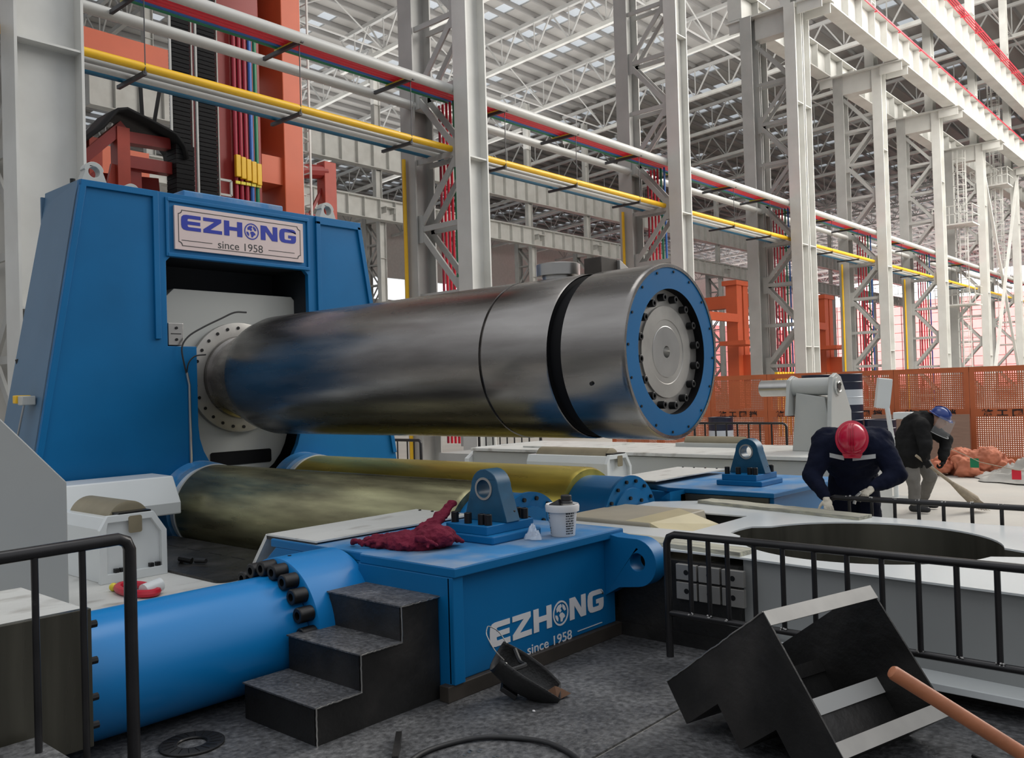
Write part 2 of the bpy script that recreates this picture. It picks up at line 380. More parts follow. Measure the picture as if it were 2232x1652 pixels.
for i, ty in enumerate(TY[2:24:1]):
    truss(ty + 2.7, -91, -52, 10, 'pale roof truss in the far bay beyond the second column row', 'roof trusses over the far bay')
for i, ty in enumerate(TY[5:22]):
    truss(ty, -12.6, 2, 6, 'white roof truss high above the crane girders at upper right', 'roof trusses over the near aisle')

# laced columns
def hleg(mb, x, y, z0, z1, L=.62, W=.42, t=.03, stiff=()):
    mb.box(x - t / 2, x + t / 2, y - L / 2 + .03, y + L / 2 - .03, z0, z1)
    mb.box(x - W / 2, x + W / 2, y - L / 2, y - L / 2 + .04, z0, z1); mb.box(x - W / 2, x + W / 2, y + L / 2 - .04, y + L / 2, z0, z1)
    for z in stiff: mb.box(x + t / 2, x + W / 2 - .01, y - L / 2 + .04, y + L / 2 - .04, z, z + .03)
    return mb
def column(label, xf=XF, xr=XR, y=0, double=False, top=15.9, group='laced columns of the crane aisle', upper=True, L=.62, W=.42, cap=True):
    t = thing('laced_column', (xf, y, 0), label, 'steel column', group)
    stf = (3.1, 6.9, 12.2)
    f = MB(); hleg(f, xf, y - (.36 if double else 0), 0, top, L, W, stiff=stf)
    if double: hleg(f, xf, y + .36, 0, top, L, W, stiff=stf)
    build('front_leg', f, M['white_steel'], t, smooth=0)
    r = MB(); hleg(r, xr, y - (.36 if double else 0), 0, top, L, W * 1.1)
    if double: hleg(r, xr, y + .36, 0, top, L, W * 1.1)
    build('rear_leg', r, M['grey_or_shaded_steel'], t, smooth=0)  # same paint as the front leg, its shade put into the grey
    z = .9; side = 0; base = None
    while z < top - 2:
        a = (xf - .2, xr + .2) if side == 0 else (xr + .2, xf - .2)
        for mesh_new, (z0, z1) in ((0, (z, z + 1.55)),):
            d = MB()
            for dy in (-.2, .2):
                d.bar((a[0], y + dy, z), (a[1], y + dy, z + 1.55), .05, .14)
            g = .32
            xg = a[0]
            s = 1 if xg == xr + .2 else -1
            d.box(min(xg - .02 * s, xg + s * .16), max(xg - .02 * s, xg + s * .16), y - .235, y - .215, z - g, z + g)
            build('diagonal_brace', d, M['grey_or_shaded_steel'], t, smooth=0)  # braces share the white paint; this grey holds their shade
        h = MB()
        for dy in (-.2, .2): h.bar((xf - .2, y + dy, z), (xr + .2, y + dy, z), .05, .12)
        build('batten', h, M['grey_or_shaded_steel'], t, smooth=0)  # battens too: shade put into the colour instead of white
        z += 1.55; side ^= 1
    if cap:
        build('cap_beam', MB().box(xr - .9, xf + 1.25, y - .5, y + .5, top, top + .06).box(xr + .2, xf - .2, y - .25, y + .25, top - .85, top)
              .box(xf + .2, xf + 1.15, y - .42, y - .38, top - .4, top).box(xf + .2, xf + 1.15, y + .38, y + .42, top - .4, top)
              .box(xr - .8, xr - .2, y - .42, y - .38, top - .4, top), M['white_steel'], t, smooth=0)
    if upper:
        u = MB(); hleg(u, xf - .3, y, top + .06, 28.3, .6, .4, stiff=(19, 24))
        build('upper_post', u, M['white_steel'], t, smooth=0)
    return t
names = ['broad pale H column at the left edge behind the blue frame', 'laced steel column behind the middle of the big roll', 'laced steel column right of centre, behind the roll end',
         'double laced steel column carrying the start of the crane girder', 'laced steel column just right of the double column', 'laced steel column, second right of the double column',
         'laced steel column, third right of the double column, beside cage ladders', 'laced steel column at the right edge beyond the cage ladders']
column(names[0], y=YC[0] + .05, L=.95, W=.5)
for k in range(1, 8): column(names[k], y=YC[k], double=(k == 3))
# inner row across the wide bay
for k in range(0, 16):
    y = 25.8 + 9 * k
    c = column('pale laced column in the far row across the wide bay', xf=-51.2, xr=-52.9, y=y, group='laced columns of the far row', upper=True)

# crane girders
def girder(label, x, y0, y1, z0, z1, st=1.5, w=.62, cable=None, cat='crane girder', rail=True, m='white_steel', ribside=1):
    g = thing('crane_girder', (x, y0, z0), label, cat)
    b = MB().box(x - .02, x + .02, y0, y1, z0 + .04, z1 - .04).box(x - w / 2, x + w / 2, y0, y1, z0, z0 + .05).box(x - w / 2, x + w / 2, y0, y1, z1 - .05, z1)
    n = int((y1 - y0) / st)
    for i in range(n + 1):
        y = y0 + i * st; b.box(x - w / 2 + .02, x + w / 2 - .02, y - .015, y + .015, z0 + .05, z1 - .05)
    build('web_and_flanges', b, M[m], g, smooth=0)
    if rail: build('rail', MB().box(x - .07, x + .07, y0, y1, z1, z1 + .15), M['grey_or_shaded_steel'], g, smooth=0)
    if cable:
        c = MB()
        for j in range(cable): c.box(x + w / 2 + .03 + j * .09, x + w / 2 + .07 + j * .09, y0, y1, z1 - .08 + .03 * j, z1 - .02 + .03 * j)
        for i in range(int((y1 - y0) / 3)): c.box(x + w / 2 - .05, x + w / 2 + .1 * cable, y0 + i * 3, y0 + i * 3 + .05, z1 - .14, z1 - .1)
        build('conductor_rail', c, M['pipe_red'], g, smooth=0)
    return g
girder('white crane girder on the column caps, lower of the two at upper right', -12.55, YC[3] - .4, 140, 15.98, 17.3, cable=1)
girder('white crane girder with red conductor rails, upper of the two at upper right', -12.75, YC[3] + 8, 140, 19.9, 21.5, cable=4)
girder('grey crane girder on the rear legs of the laced columns', -15.6, YC[3] - .4, 100, 15.98, 17.2)
girder('upper crane girder across the wide bay with vertical stiffeners', -51.2, 22, 170, 19.0, 21.5, w=.7)
girder('lower crane girder across the wide bay with vertical stiffeners', -50.6, 22, 170, 14.95, 16.5, w=.7)
# crane-bay bracing at the far right
xb = thing('cross_bracing', (XF, YC[6], 0), 'pale X bracing between the columns at far right', 'bracing')
for a, b in ((6, 7),):
    build('diagonal', MB().bar((XF, YC[a], 15.5), (XF, YC[b], 1), .16, .16), M['white_steel'], xb, smooth=0)
    build('diagonal', MB().bar((XF + .2, YC[a], 1), (XF + .2, YC[b], 15.5), .16, .16), M['white_steel'], xb, smooth=0)

# cage ladder with landings on the seventh column
def ladder(x, y, z0, z1, label, landings=()):
    t = thing('cage_ladder', (x, y, z0), label, 'ladder')
    for dx in (-.22, .22): build('stile', MB().bar((x + dx, y, z0), (x + dx, y, z1), .05, .05), M['white_steel'], t, smooth=0)
    z = z0 + .1; r0 = None
    while z < z1 and z < z0 + 28:
        if r0 is None: r0 = build('rung', MB().bar((x - .22, y, z), (x + .22, y, z), .03, .03), M['white_steel'], t, smooth=0); zr = z
        else: r = r0.copy(); COL.objects.link(r); r.location = (0, 0, z - zr)
        z += .3
    c = MB(); z = z0 + 2.2
    while z < z1:
        c.tube([(x + .36 * math.cos(a), y - .36 + .36 * math.sin(a), z) for a in [math.radians(-215 + 250 * i / 10) for i in range(11)]], .02, 4); z += .8
    for i in range(5):
        a = math.radians(-180 + 45 * i); c.bar((x + .36 * math.cos(a), y - .36 + .36 * math.sin(a), z0 + 2.2), (x + .36 * math.cos(a), y - .36 + .36 * math.sin(a), z1), .03, .03)
    build('cage', c, M['white_steel'], t, smooth=0)
    for z in landings:
        l = MB().box(x - 1.3, x + .9, y - 1.5, y + .1, z - .08, z)
        for q in (1.05, .55):
            l.bar((x - 1.3, y - 1.5, z + q), (x + .9, y - 1.5, z + q), .04, .04); l.bar((x + .9, y - 1.5, z + q), (x + .9, y + .1, z + q), .04, .04); l.bar((x - 1.3, y - 1.5, z + q), (x - 1.3, y + .1, z + q), .04, .04)
        for i in range(8): xx = x - 1.3 + 2.2 * i / 7; l.bar((xx, y - 1.5, z), (xx, y - 1.5, z + 1.05), .04, .04)
        build('landing', l, M['white_steel'], t, smooth=0)
    return t
ladder(-14.2, YC[6] - .9, 0, 15.5, 'cage ladder with railed landings on the third column right of the double one', (6.2, 11.0))
ladder(-13.9, YC[7] - 2, 5, 21.5, 'cage ladder beside the rightmost laced column', (14.5,))
ladder(-20.6, 14.9, 2.0, 15, 'thin white cage ladder right of the tall red press column')
ladder(-15.6, 3.4, 0, 7.0, 'grey ladder with landing left of the broad column at the left edge', (7.0,))

# pipes on the columns
def pipe(name, x, z, r, m, label, y0=2.2, y1=74, cat='pipe', bends=True, grp=None):
    p = MB().cyl((x, y0, z), (x, y1, z), r, 12)
    o = build(name, p, M[m], label=label, cat=cat, at=(x, y0, z), smooth=60, group=grp); return o
pipe('pipe', -13.62, 8.50, .105, 'pipe_white', 'thick pale pipe, outermost of the upper pipe rack')
pipe('pipe', -14.92, 8.44, .105, 'pipe_white', 'thick pale pipe on the inner side of the upper pipe rack')
for i, x in enumerate((-13.80, -13.918, -14.036, -14.154)):
    pipe('pipe', x, 8.55, .050, 'pipe_red', ('thin red pipe of the upper rack lying next to the thick pale pipe', 'thin red pipe of the upper rack, second from the thick pale pipe', 'thin red pipe of the upper rack, third from the thick pale pipe', 'thin red pipe of the upper rack lying next to the blue one')[i])
pipe('pipe', -14.27, 8.55, .046, 'pipe_blue', 'thin blue pipe between the red and green pipes of the upper rack')
pipe('pipe', -14.385, 8.55, .046, 'pipe_green', 'thin green pipe on the inner edge of the upper bundle')
pipe('pipe', -13.72, 7.20, .07, 'yellow', 'yellow pipe on the lower pipe rack')
pipe('pipe', -14.02, 7.20, .05, 'pipe_grey', 'dark grey pipe beside the yellow pipe on the lower rack')
pipe('pipe', -14.24, 7.20, .075, 'pipe_white', 'pale pipe in the middle of the lower rack')
pipe('pipe', -14.50, 7.20, .055, 'pipe_teal', 'teal blue pipe on the inner side of the lower rack')
hz = 4.0; n = 0
while hz < 60:
    if all(abs(hz - c) > .7 for c in YC):
        t = thing('pipe_hanger', (-14.2, hz, 7.0), 'dark angle iron hanger carrying both pipe racks on thin rods', 'pipe hanger', 'pipe hangers along the column row')
        build('upper_angle', MB().box(-14.95, -13.55, hz - .03, hz + .03, 8.40, 8.47), M['angle_dark'], t, smooth=0)
        build('lower_angle', MB().box(-14.62, -13.66, hz - .03, hz + .03, 7.06, 7.12), M['angle_dark'], t, smooth=0)
        build('rod', MB().bar((-13.66, hz, 7.08), (-13.66, hz, 8.42), .014, .014), M['angle_dark'], t, smooth=0)
        c = MB()
        for x in (-13.82, -13.93, -14.04, -14.15, -14.27, -14.39): c.box(x - .055, x + .055, hz - .02, hz + .02, 8.47, 8.505)
        build('clip', c, M['yellow_clip'], t, smooth=0)
    hz += 3.0 if n % 2 else 2.8; n += 1
# vertical drops beside the columns
for k in range(1, 6):
    d = thing('pipe_drop', (-14.3, YC[k], 0), 'bunch of thin vertical pipes dropping inside the %s laced column' % ('first second third fourth fifth'.split()[k - 1]), 'pipe')
    for i, mm in enumerate(('pipe_crimson', 'pipe_red', 'pipe_red', 'pipe_red', 'pipe_green', 'pipe_blue')):
        build('riser', MB().cyl((-14.62 + i * .12, YC[k] + .32, .6), (-14.62 + i * .12, YC[k] + .32, 8.5), .03, 8), M[mm], d, label=mm.split('_')[1] + ' riser')
    build('gas_riser', MB().cyl((-15.1, YC[k] - .4, 0), (-15.1, YC[k] - .4, 7.2), .045, 8), M['yellow'], d, label='yellow riser')

# walls
build('wall_far', MB().box(-95, 16, 230, 230.3, 0, 21.5), M['sheet_pink'], kind='structure', label='far end wall hung with translucent pink sheeting', smooth=0)
g = MB()
for i in range(48): g.box(-94 + i * 2.3, -93.85 + i * 2.3, 229.6, 229.8, 0, 21.5)
for i in range(10): g.box(-95, 16, 229.6, 229.8, .4 + i * 2.2, .52 + i * 2.2)
build('trim_1', g, M['grey_or_shaded_steel'], kind='structure', label='girts of the pink far wall', smooth=0)
build('wall_far_upper', MB().box(-95, 16, 230, 230.3, 27.5, 40), M['wall_sheet'], kind='structure', smooth=0, label='top strip of the far end wall')
build('window_1', MB().box(-95, 16, 230.1, 230.15, 21.5, 27.5), M['frosted'], kind='structure', label='band of bright glazing above the pink wall', smooth=0)
g = MB()
for i in range(40): g.box(-94 + i * 2.8, -93.9 + i * 2.8, 229.8, 230, 21.5, 27.5)
for z in (23.4, 25.4): g.box(-95, 16, 229.8, 230, z, z + .15)
build('trim_2', g, M['white_steel'], kind='structure', label='window mullions in the far wall', smooth=0)
g = MB()
for i in range(80): g.box(-92.4, -92.2, -12 + i * 1.5, -11.3 + i * 1.5, 0, 15)
g.box(-92.6, -92.4, -12, 108, 0, 15).box(-92.6, -92.2, -12, 230, 18, 28)
build('wall_left', g, M['wall_sheet'], kind='structure', label='pale ribbed side wall beyond the far bay', smooth=0)
build('wall_left_rear', MB().box(-92.6, -92.4, 108, 230, 0, 15), M['sheet_pink'], kind='structure', label='rear part of the side wall, hung with pink sheeting', smooth=0)
g = MB()
for i in range(54): g.box(-92.2, -92.0, 108 + i * 2.3, 108.15 + i * 2.3, 0, 15)
for i in range(7): g.box(-92.2, -92.0, 108, 230, .4 + i * 2.2, .52 + i * 2.2)
build('trim_3', g, M['grey_or_shaded_steel'], kind='structure', label='girts of the pink side wall', smooth=0)
build('window_2', MB().box(-92.5, -92.45, -12, 230, 15, 18), M['frosted'], kind='structure', label='window band of the ribbed side wall', smooth=0)
build('wall_right', MB().box(16, 16.3, 60, 230, 0, 15).box(16, 16.3, 60, 230, 19, 34), M['wall_sheet'], kind='structure', label='pale side wall on the near side of the crane aisle', smooth=0)
build('window_3', MB().box(16.1, 16.15, 60, 230, 15, 19), M['frosted'], kind='structure', label='window band of the near side wall', smooth=0)
# ---------------------------------------------------------------- letters
def rl(pts, r=.08, n=3):
    """round the corners given as (x, y, 1); plain pairs stay sharp"""
    out = []; N = len(pts)
    for i, p in enumerate(pts):
        if len(p) < 3: out.append((p[0], p[1])); continue
        R = p[2]; a = Vector(pts[i - 1][:2]); b = Vector(p[:2]); c = Vector(pts[(i + 1) % N][:2])
        p0 = b + (a - b).normalized() * R; p1 = b + (c - b).normalized() * R
        for k in range(n + 1):
            t = k / n; q = p0 * (1 - t) ** 2 + b * 2 * t * (1 - t) + p1 * t * t; out.append((q.x, q.y))
    return out
GL = {
 'E': (1.32, [(1.30, 1), (.34, 1, .30), (0, 1, .34)][:0] + [(1.30, 1), (0, 1, .34), (0, 0, .34), (1.30, 0), (1.30, .23), (.42, .23, .1), (.42, .385), (1.26, .385), (1.26, .605), (.42, .605), (.42, .77, .1), (1.30, .77)]),
 'Z': (1.28, [(0, 1), (1.24, 1), (1.24, .78), (.48, .23), (1.28, .23), (1.28, 0), (0, 0), (0, .22), (.76, .77), (0, .77)]),
 'H': (1.30, [(0, 1), (.37, 1), (.37, .62), (.93, .62), (.93, 1), (1.30, 1), (1.30, 0), (.93, 0), (.93, .38), (.37, .38), (.37, 0), (0, 0)]),
 'N': (1.28, [(0, 1), (.44, 1), (.92, .40), (.92, 1), (1.28, 1), (1.28, 0), (.86, 0), (.36, .62), (.36, 0), (0, 0)]),
 'G': (1.34, [(1.32, .78), (1.32, 1, .30), (0, 1, .38), (0, 0, .38), (1.32, 0, .30), (1.32, .56), (.70, .56), (.70, .36), (.93, .36), (.93, .23, .06), (.40, .23, .10), (.40, .77, .10), (1.26, .77)]),
}
def globe(prefix, cx, cz, R, place, m, parent):
    ring = MB(); ring.T = place; ring.prism(circ(cx, cz, R, 40), 'x', 0, .0025, [circ(cx, cz, R * .86, 40)])
    o = build(prefix + '_globe', ring, m, parent, smooth=0)
    lands = [[(-.62, .45), (-.35, .70), (.05, .78), (.15, .55), (-.05, .40), (.12, .22), (-.10, .05), (-.30, .22), (-.55, .15)],
             [(.30, .75), (.58, .52), (.74, .18), (.52, .10), (.30, .34), (.22, .55)],
             [(-.10, -.02), (.22, .02), (.50, -.18), (.60, -.40), (.30, -.52), (.18, -.76), (-.05, -.74), (-.08, -.40), (-.22, -.20)],
             [(-.76, -.05), (-.50, -.12), (-.36, -.38), (-.42, -.66), (-.62, -.50), (-.76, -.25)]]
    b = MB(); b.T = place
    for l in lands: b.prism([(cx + x * R * .92, cz + y * R * .92) for x, y in l], 'x', 0, .0025)
    build(prefix + '_globe_land', b, m, parent, smooth=0)
def wordmark(word, W, Hh, place, m, parent, skip_globe=False):
    """EZH(globe)NG in a box W wide and Hh high, lettering stands on local y/z, facing local +x"""
    order = ['E', 'Z', 'H', 'O', 'N', 'G']; ws = [GL[c][0] if c != 'O' else 1.06 for c in order]; gap = .15
    tot = sum(ws) + gap * 5; s = W / tot; x = 0
    for c, w in zip(order, ws):
        if c == 'O': globe(word, x * s + w * s / 2, Hh / 2 - Hh * .02, Hh * .56, place, m, parent)
        else:
            b = MB(); b.T = place; b.prism([(x * s + p[0] * s, p[1] * Hh) for p in rl(GL[c][1])], 'x', 0, .0025)
            build('letter_' + c.lower(), b, m, parent, smooth=0)
        x += w + gap
def text_mesh(name, body, size, place, m, parent, width=None, extrude=.001, offset=0):
    c = bpy.data.curves.new(name, 'FONT'); c.body = body; c.size = size; c.extrude = extrude; c.offset = offset
    o = bpy.data.objects.new(name, c); COL.objects.link(o)
    dg = bpy.context.evaluated_depsgraph_get(); dg.update()
    me = bpy.data.meshes.new_from_object(o.evaluated_get(dg)); bpy.data.objects.remove(o)
    xs = [v.co.x for v in me.vertices]; ys = [v.co.y for v in me.vertices]
    x0, x1 = min(xs), max(xs); y0 = min(ys); k = (width / (x1 - x0)) if width else 1; h = max(ys) - y0; ky = size / h if width else 1
    off = origin(parent)
    for v in me.vertices:
        v.co = place @ Vector((v.co.z, (v.co.x - x0) * k, (v.co.y - y0) * ky)) - off
    me.materials.clear(); me.materials.append(m)
    r = bpy.data.objects.new(name, me); COL.objects.link(r); r.parent = parent; return r

# ---------------------------------------------------------------- blue roll stand
XFR = -10.0
fr = thing('roll_stand', (-10.4, 6.3, 0), 'tall blue roll stand holding the left end of the big steel roll', 'machine frame')
lo = lambda z: 4.20 - (4.288 - z) * .172        # sloping left and right edges
hi = lambda z: 8.14 + (4.264 - z) * .172
outl = [(lo(0), 0), (hi(0), 0), (hi(4.27), 4.27), (lo(4.27), 4.27)]
hole = [(5.55, 2.42), (5.18, 2.42), (5.18, 3.44), (5.24, 3.50), (7.16, 3.50), (7.22, 3.44), (7.22, 2.42), (7.05, 2.42)] + \
       [(6.3 + .75 * math.cos(math.radians(a)), 1.45 + .78 * math.sin(math.radians(a))) for a in range(0, -181, -12)]
b = MB().prism(outl, 'x', XFR - .07, XFR, [hole])
build('front_plate', b, M['blue'], fr, smooth=0, bevel=.006)
build('back_plate', MB().prism([(4.6, .5), (7.9, .5), (7.9, 3.9), (4.6, 3.9)], 'x', XFR - .92, XFR - .88), M['stand_inside_shade'], fr, smooth=0)
b = MB()
b.add([(XFR - .02, lo(0), 0), (XFR - .02, lo(4.27), 4.27), (XFR - .97, lo(4.27), 4.27), (XFR - .97, lo(4.27) - .02, 4.1), (XFR - 1.15, lo(0), 0)], [(0, 1, 2, 3, 4)])
b.add([(XFR - .02, hi(0), 0), (XFR - .02, hi(4.27), 4.27), (XFR - .97, hi(4.27), 4.27), (XFR - 1.15, hi(0), 0)], [(0, 1, 2, 3)])
b.box(XFR - .98, XFR - .02, lo(4.27), hi(4.27), 4.22, 4.265)
b.box(XFR - 1.0, XFR - .97, lo(4.0), hi(4.0), 0, 4.22)
build('side_plates', b, M['blue_side'], fr, smooth=0, label='dusty side and top plates')
# the raised cross beam carrying the sign and its lips
b = MB()
b.box(XFR, XFR + .022, 5.20, 7.235, 4.17, 4.215).box(XFR, XFR + .022, 5.20, 7.235, 3.50, 3.545)
b.box(XFR, XFR + .018, 5.18, 5.22, 3.50, 4.215).box(XFR, XFR + .018, 7.215, 7.25, 3.50, 4.215)
build('sign_frame', b, M['blue'], fr, smooth=0, bevel=.006)
b = MB().box(XFR, XFR + .03, lo(4.2) + .01, 5.09, 4.19, 4.265)
b.prism([(lo(4.2), 4.2), (lo(4.2) + .07, 4.2), (lo(.9) + .07, .9), (lo(.9), .9)], 'x', XFR, XFR + .03)
b.box(XFR, XFR + .03, 5.02, 5.09, 2.5, 4.2)
build('panel_rib', b, M['blue'], fr, smooth=0, bevel=.005)
b = MB().box(XFR, XFR + .03, 7.36, hi(4.2) - .01, 4.16, 4.265).box(XFR, XFR + .03, 7.36, 7.43, 2.5, 4.2)
b.prism([(hi(4.2), 4.2), (hi(4.2) - .07, 4.2), (hi(.9) - .07, .9), (hi(.9), .9)], 'x', XFR, XFR + .03)
build('panel_rib', b, M['blue'], fr, smooth=0, bevel=.005)
b = MB().box(XFR - .9, XFR - .05, 5.45, 6.88, 4.265, 4.35)
build('top_pad', b, M['blue_dusty'], fr, smooth=0, bevel=.015)
build('inner_box', MB().box(XFR - .88, XFR - .07, 5.10, 5.17, .8, 3.6).box(XFR - .88, XFR - .07, 7.23, 7.30, .8, 3.6).box(XFR - .88, XFR - .07, 5.1, 7.3, 3.52, 3.6), M['stand_inside_shade'], fr, smooth=0)  # lining in the painted shade colour, darkens the window
# white yoke block in the window
yk = MB().prism([(5.20, 2.42), (5.20, 2.92), (5.46, 3.165), (7.19, 3.165), (7.40, 2.95), (7.40, 2.42), (7.10, 2.3)] +
                [(6.34 + .75 * math.cos(math.radians(a)), 1.45 + .78 * math.sin(math.radians(a))) for a in range(0, -181, -12)] + [(5.55, 2.42)], 'x', XFR - .75, XFR - .36)
yo = build('white_yoke', yk, M['grey_paint'], fr, bevel=.006, label='pale grey bearing yoke in the window of the stand')
build('slot', MB().prism(rrect(5.90, 6.80, .90, 1.08, .03), 'x', XFR - .37, XFR - .35), M['groove'], yo, smooth=0, label='black slot')
b = MB().box(XFR - .35, XFR - .0, 5.19, 5.38, 2.43, 2.70)
gd = build('guide_block', b, M['steel_plain'], fr, smooth=0, bevel=.006)
build('screw', MB().cyl((XFR, 5.29, 2.64), (XFR + .012, 5.29, 2.64), .017, 12), M['bolt'], gd)
build('screw', MB().cyl((XFR, 5.29, 2.50), (XFR + .012, 5.29, 2.50), .017, 12), M['bolt'], gd)
build('groove', MB().box(XFR + .001, XFR + .004, 5.22, 5.35, 2.565, 2.575), M['bolt'], gd)
YR, ZR = 6.325, 2.045
fl = build('bearing_cover', MB().lathe((XFR - .36, YR, ZR), (1, 0, 0), [(0, .72), (.07, .72), (.075, .71), (.075, .54), (.07, .535), (.07, .3)], 64), M['steel_dull'], fr, label='dull steel bearing cover with ring of screws')
for i in range(26):
    a = math.radians(13.85 * i + 9); build('screw', MB().cyl((XFR - .30, YR + .65 * math.cos(a), ZR + .65 * math.sin(a)), (XFR - .275, YR + .65 * math.cos(a), ZR + .65 * math.sin(a)), .021, 10), M['bolt'], fl)
# nameplate
sg = thing('nameplate', (XFR + .03, 6.2, 3.86), 'white nameplate with blue company lettering, bolted high on the blue roll stand', 'sign')
PY0, PY1, PZ0, PZ1 = 5.285, 7.135, 3.595, 4.125
build('plate', MB().box(XFR, XFR + .03, PY0, PY1, PZ0, PZ1), M['sign_plate'], sg, smooth=0)
xf = XFR + .0305
def notch(i, r):
    x0, x1, y0, y1 = PY0 + i, PY1 - i, PZ0 + i, PZ1 - i; o = []
    for cx, cy, a in ((x1, y1, 270), (x0, y1, 0), (x0, y0, 90), (x1, y0, 180)):
        pts = [(cx + r * math.cos(math.radians(a - 90 * k / 4)), cy + r * math.sin(math.radians(a - 90 * k / 4))) for k in range(5)]
        o += pts
    return o
build('border_line', MB().prism(notch(.045, .045), 'x', xf, xf + .002, [notch(.053, .045)]), M['sign_black'], sg, smooth=0)
pl = Matrix.Translation((xf, 5.368, 3.836))
wordmark('sign', 1.655, .190, pl, M['sign_blue'], sg)
text_mesh('since_1958', 'since 1958', .098, Matrix.Translation((xf, 5.854, 3.662)), M['sign_black'], sg, width=.645)
build('rule', MB().box(xf, xf + .002, 5.37, 5.776, 3.707, 3.714), M['sign_black'], sg, smooth=0)
build('rule', MB().box(xf, xf + .002, 6.586, 6.991, 3.707, 3.714), M['sign_black'], sg, smooth=0)
# lifting eyes on the stand
def eye(x, y, z, w, h, t, rh, m, label, bolts=True, group=None, ax='x', name='lifting_eye'):
    o = thing(name, (x, y, z), label, 'lifting eye', group)
    prof = [(-w / 2, 0), (-w * .30, h - w * .32)]
    cz = h - w * .34
    prof += [(w * .34 * math.cos(math.radians(a)), cz + w * .34 * math.sin(math.radians(a))) for a in range(170, 9, -16)] + [(w * .30, h - w * .32), (w / 2, 0)]
    prof = prof[::-1]
    hl = circ(0, cz - .005, rh, 20); b = MB(); b.T = Matrix.Translation((x, y, z))
    if ax == 'x': b.prism(prof, 'x', -t / 2, t / 2, [hl])
    else: b.prism(prof, 'y', -t / 2, t / 2, [hl])
    build('eye_plate', b, m, o, bevel=.004)
    return o
for y, l in ((4.48, 'pale lifting eye on the top left corner of the blue roll stand'), (7.80, 'pale lifting eye on the top right corner of the blue roll stand')):
    o = eye(-10.35, y, 4.268, .34, .30, .12, .065, M['grey_paint'], l, ax='x')
    for k in (-.24, .24, .32): build('bolt', MB().cyl((-10.3, y + k, 4.268), (-10.3, y + k, 4.33), .03, 10), M['bolt'], o)
o = eye(-10.75, 5.12, 4.268, .30, .22, .1, .04, M['grey_paint'], 'smaller pale lifting eye behind the top left corner of the blue roll stand')

# sensor cable on the stand, yellow lamp on its side
c = thing('sensor_cable', (XFR + .02, 5.45, .95), 'thin black forked cable clipped up the blue roll stand beside the roll', 'cable')
build('conduit', MB().tube([(XFR + .02, 5.43, .93), (XFR + .02, 5.43, 1.95), (XFR + .02, 5.40, 2.1)], .016, 8), M['steel_plain'], c)
build('long_lead', MB().tube(smooth_path([(XFR + .02, 5.40, 2.08), (XFR + .04, 5.36, 2.2), (XFR + .05, 5.33, 2.4), (XFR + .05, 5.42, 2.54), (XFR + .05, 5.62, 2.66), (XFR + .05, 5.85, 2.77), (XFR + .05, 6.05, 2.86), (XFR + .05, 6.22, 2.87)]), .011, 6), M['rubber'], c)
build('short_lead', MB().tube(smooth_path([(XFR + .02, 5.40, 2.1), (XFR + .04, 5.42, 2.22), (XFR + .05, 5.50, 2.30), (XFR + .05, 5.64, 2.32)]), .009, 6), M['rubber'], c)
c = thing('sensor_lamp', (-10.35, 3.80, 1.70), 'small yellow capped sensor with cable on the left side of the blue roll stand', 'sensor')
build('body', MB().box(-10.33, -10.20, 3.62, 3.76, 1.76, 1.86), M['grey_paint'], c, bevel=.01)
build('yellow_cap', MB().box(-10.42, -10.33, 3.60, 3.76, 1.78, 1.87), M['yellow'], c, bevel=.01, label='yellow cap')
build('lead', MB().tube([(-10.26, 3.66, 1.76), (-10.30, 3.62, 1.5), (-10.38, 3.55, 1.1), (-10.4, 3.5, .8)], .012, 6), M['steel_plain'], c)
c = build('corrugated_hose', MB().tube([(-11.0, 3.85 + .10 * math.sin(i * .25), 1.7 + .05 * i) for i in range(13)], [.04 if i % 2 else .03 for i in range(13)], 8), M['rubber'], label='black corrugated hose looping out behind the left side of the stand', cat='hose', at=(-11.0, 3.85, 1.7))

# ---------------------------------------------------------------- the big roll
rl_ = thing('top_roll', (-6.5, YR, ZR), 'enormous machined steel top roll reaching from the blue stand to its blue ringed end face', 'steel roll')
R0 = .73
build('roll_body', MB().lathe((-9.52, YR, ZR), (1, 0, 0), [(0, .66), (.005, .695), (.20, R0), (4.23, R0), (4.235, .712), (4.26, .712)], 96, cap=False), M['steel'], rl_, smooth=50)
build('roll_neck', MB().lathe((-10.34, YR, ZR), (1, 0, 0), [(0, .53), (.12, .53), (.13, .49), (.83, .68)], 72), M['steel'], rl_)
build('roll_shoulder', MB().lathe((-5.262, YR, ZR), (1, 0, 0), [(0, .70), (.002, .727), (.72, .727), (.735, .72)], 96, cap=False), M['steel'], rl_, smooth=50)
build('groove_band', MB().lathe((-4.53, YR, ZR), (1, 0, 0), [(0, .71), (.005, .675), (.150, .675), (.155, .71)], 96, cap=False), M['groove'], rl_, smooth=50, label='black band groove')
build('end_section', MB().lathe((-4.377, YR, ZR), (1, 0, 0), [(0, .69), (.004, .728), (.57, .732), (.607, .730), (.617, .722), (.617, .695)], 96, cap=False), M['steel'], rl_, smooth=50)
XE = -3.76
er = build('end_ring', MB().lathe((XE - .08, YR, ZR), (1, 0, 0), [(.070, .52), (.074, .52), (.074, .700)], 72, cap=False), M['blue'], rl_, smooth=20, label='flat blue ring on the end face')
build('recess_wall_shadow', MB().lathe((XE - .10, YR, ZR), (1, 0, 0), [(.0, .52), (.094, .52)], 72, cap=False), M['groove'], rl_, label='wall of the end recess, its shadow put into black colour')  # shadow inside the recess painted as a black wall
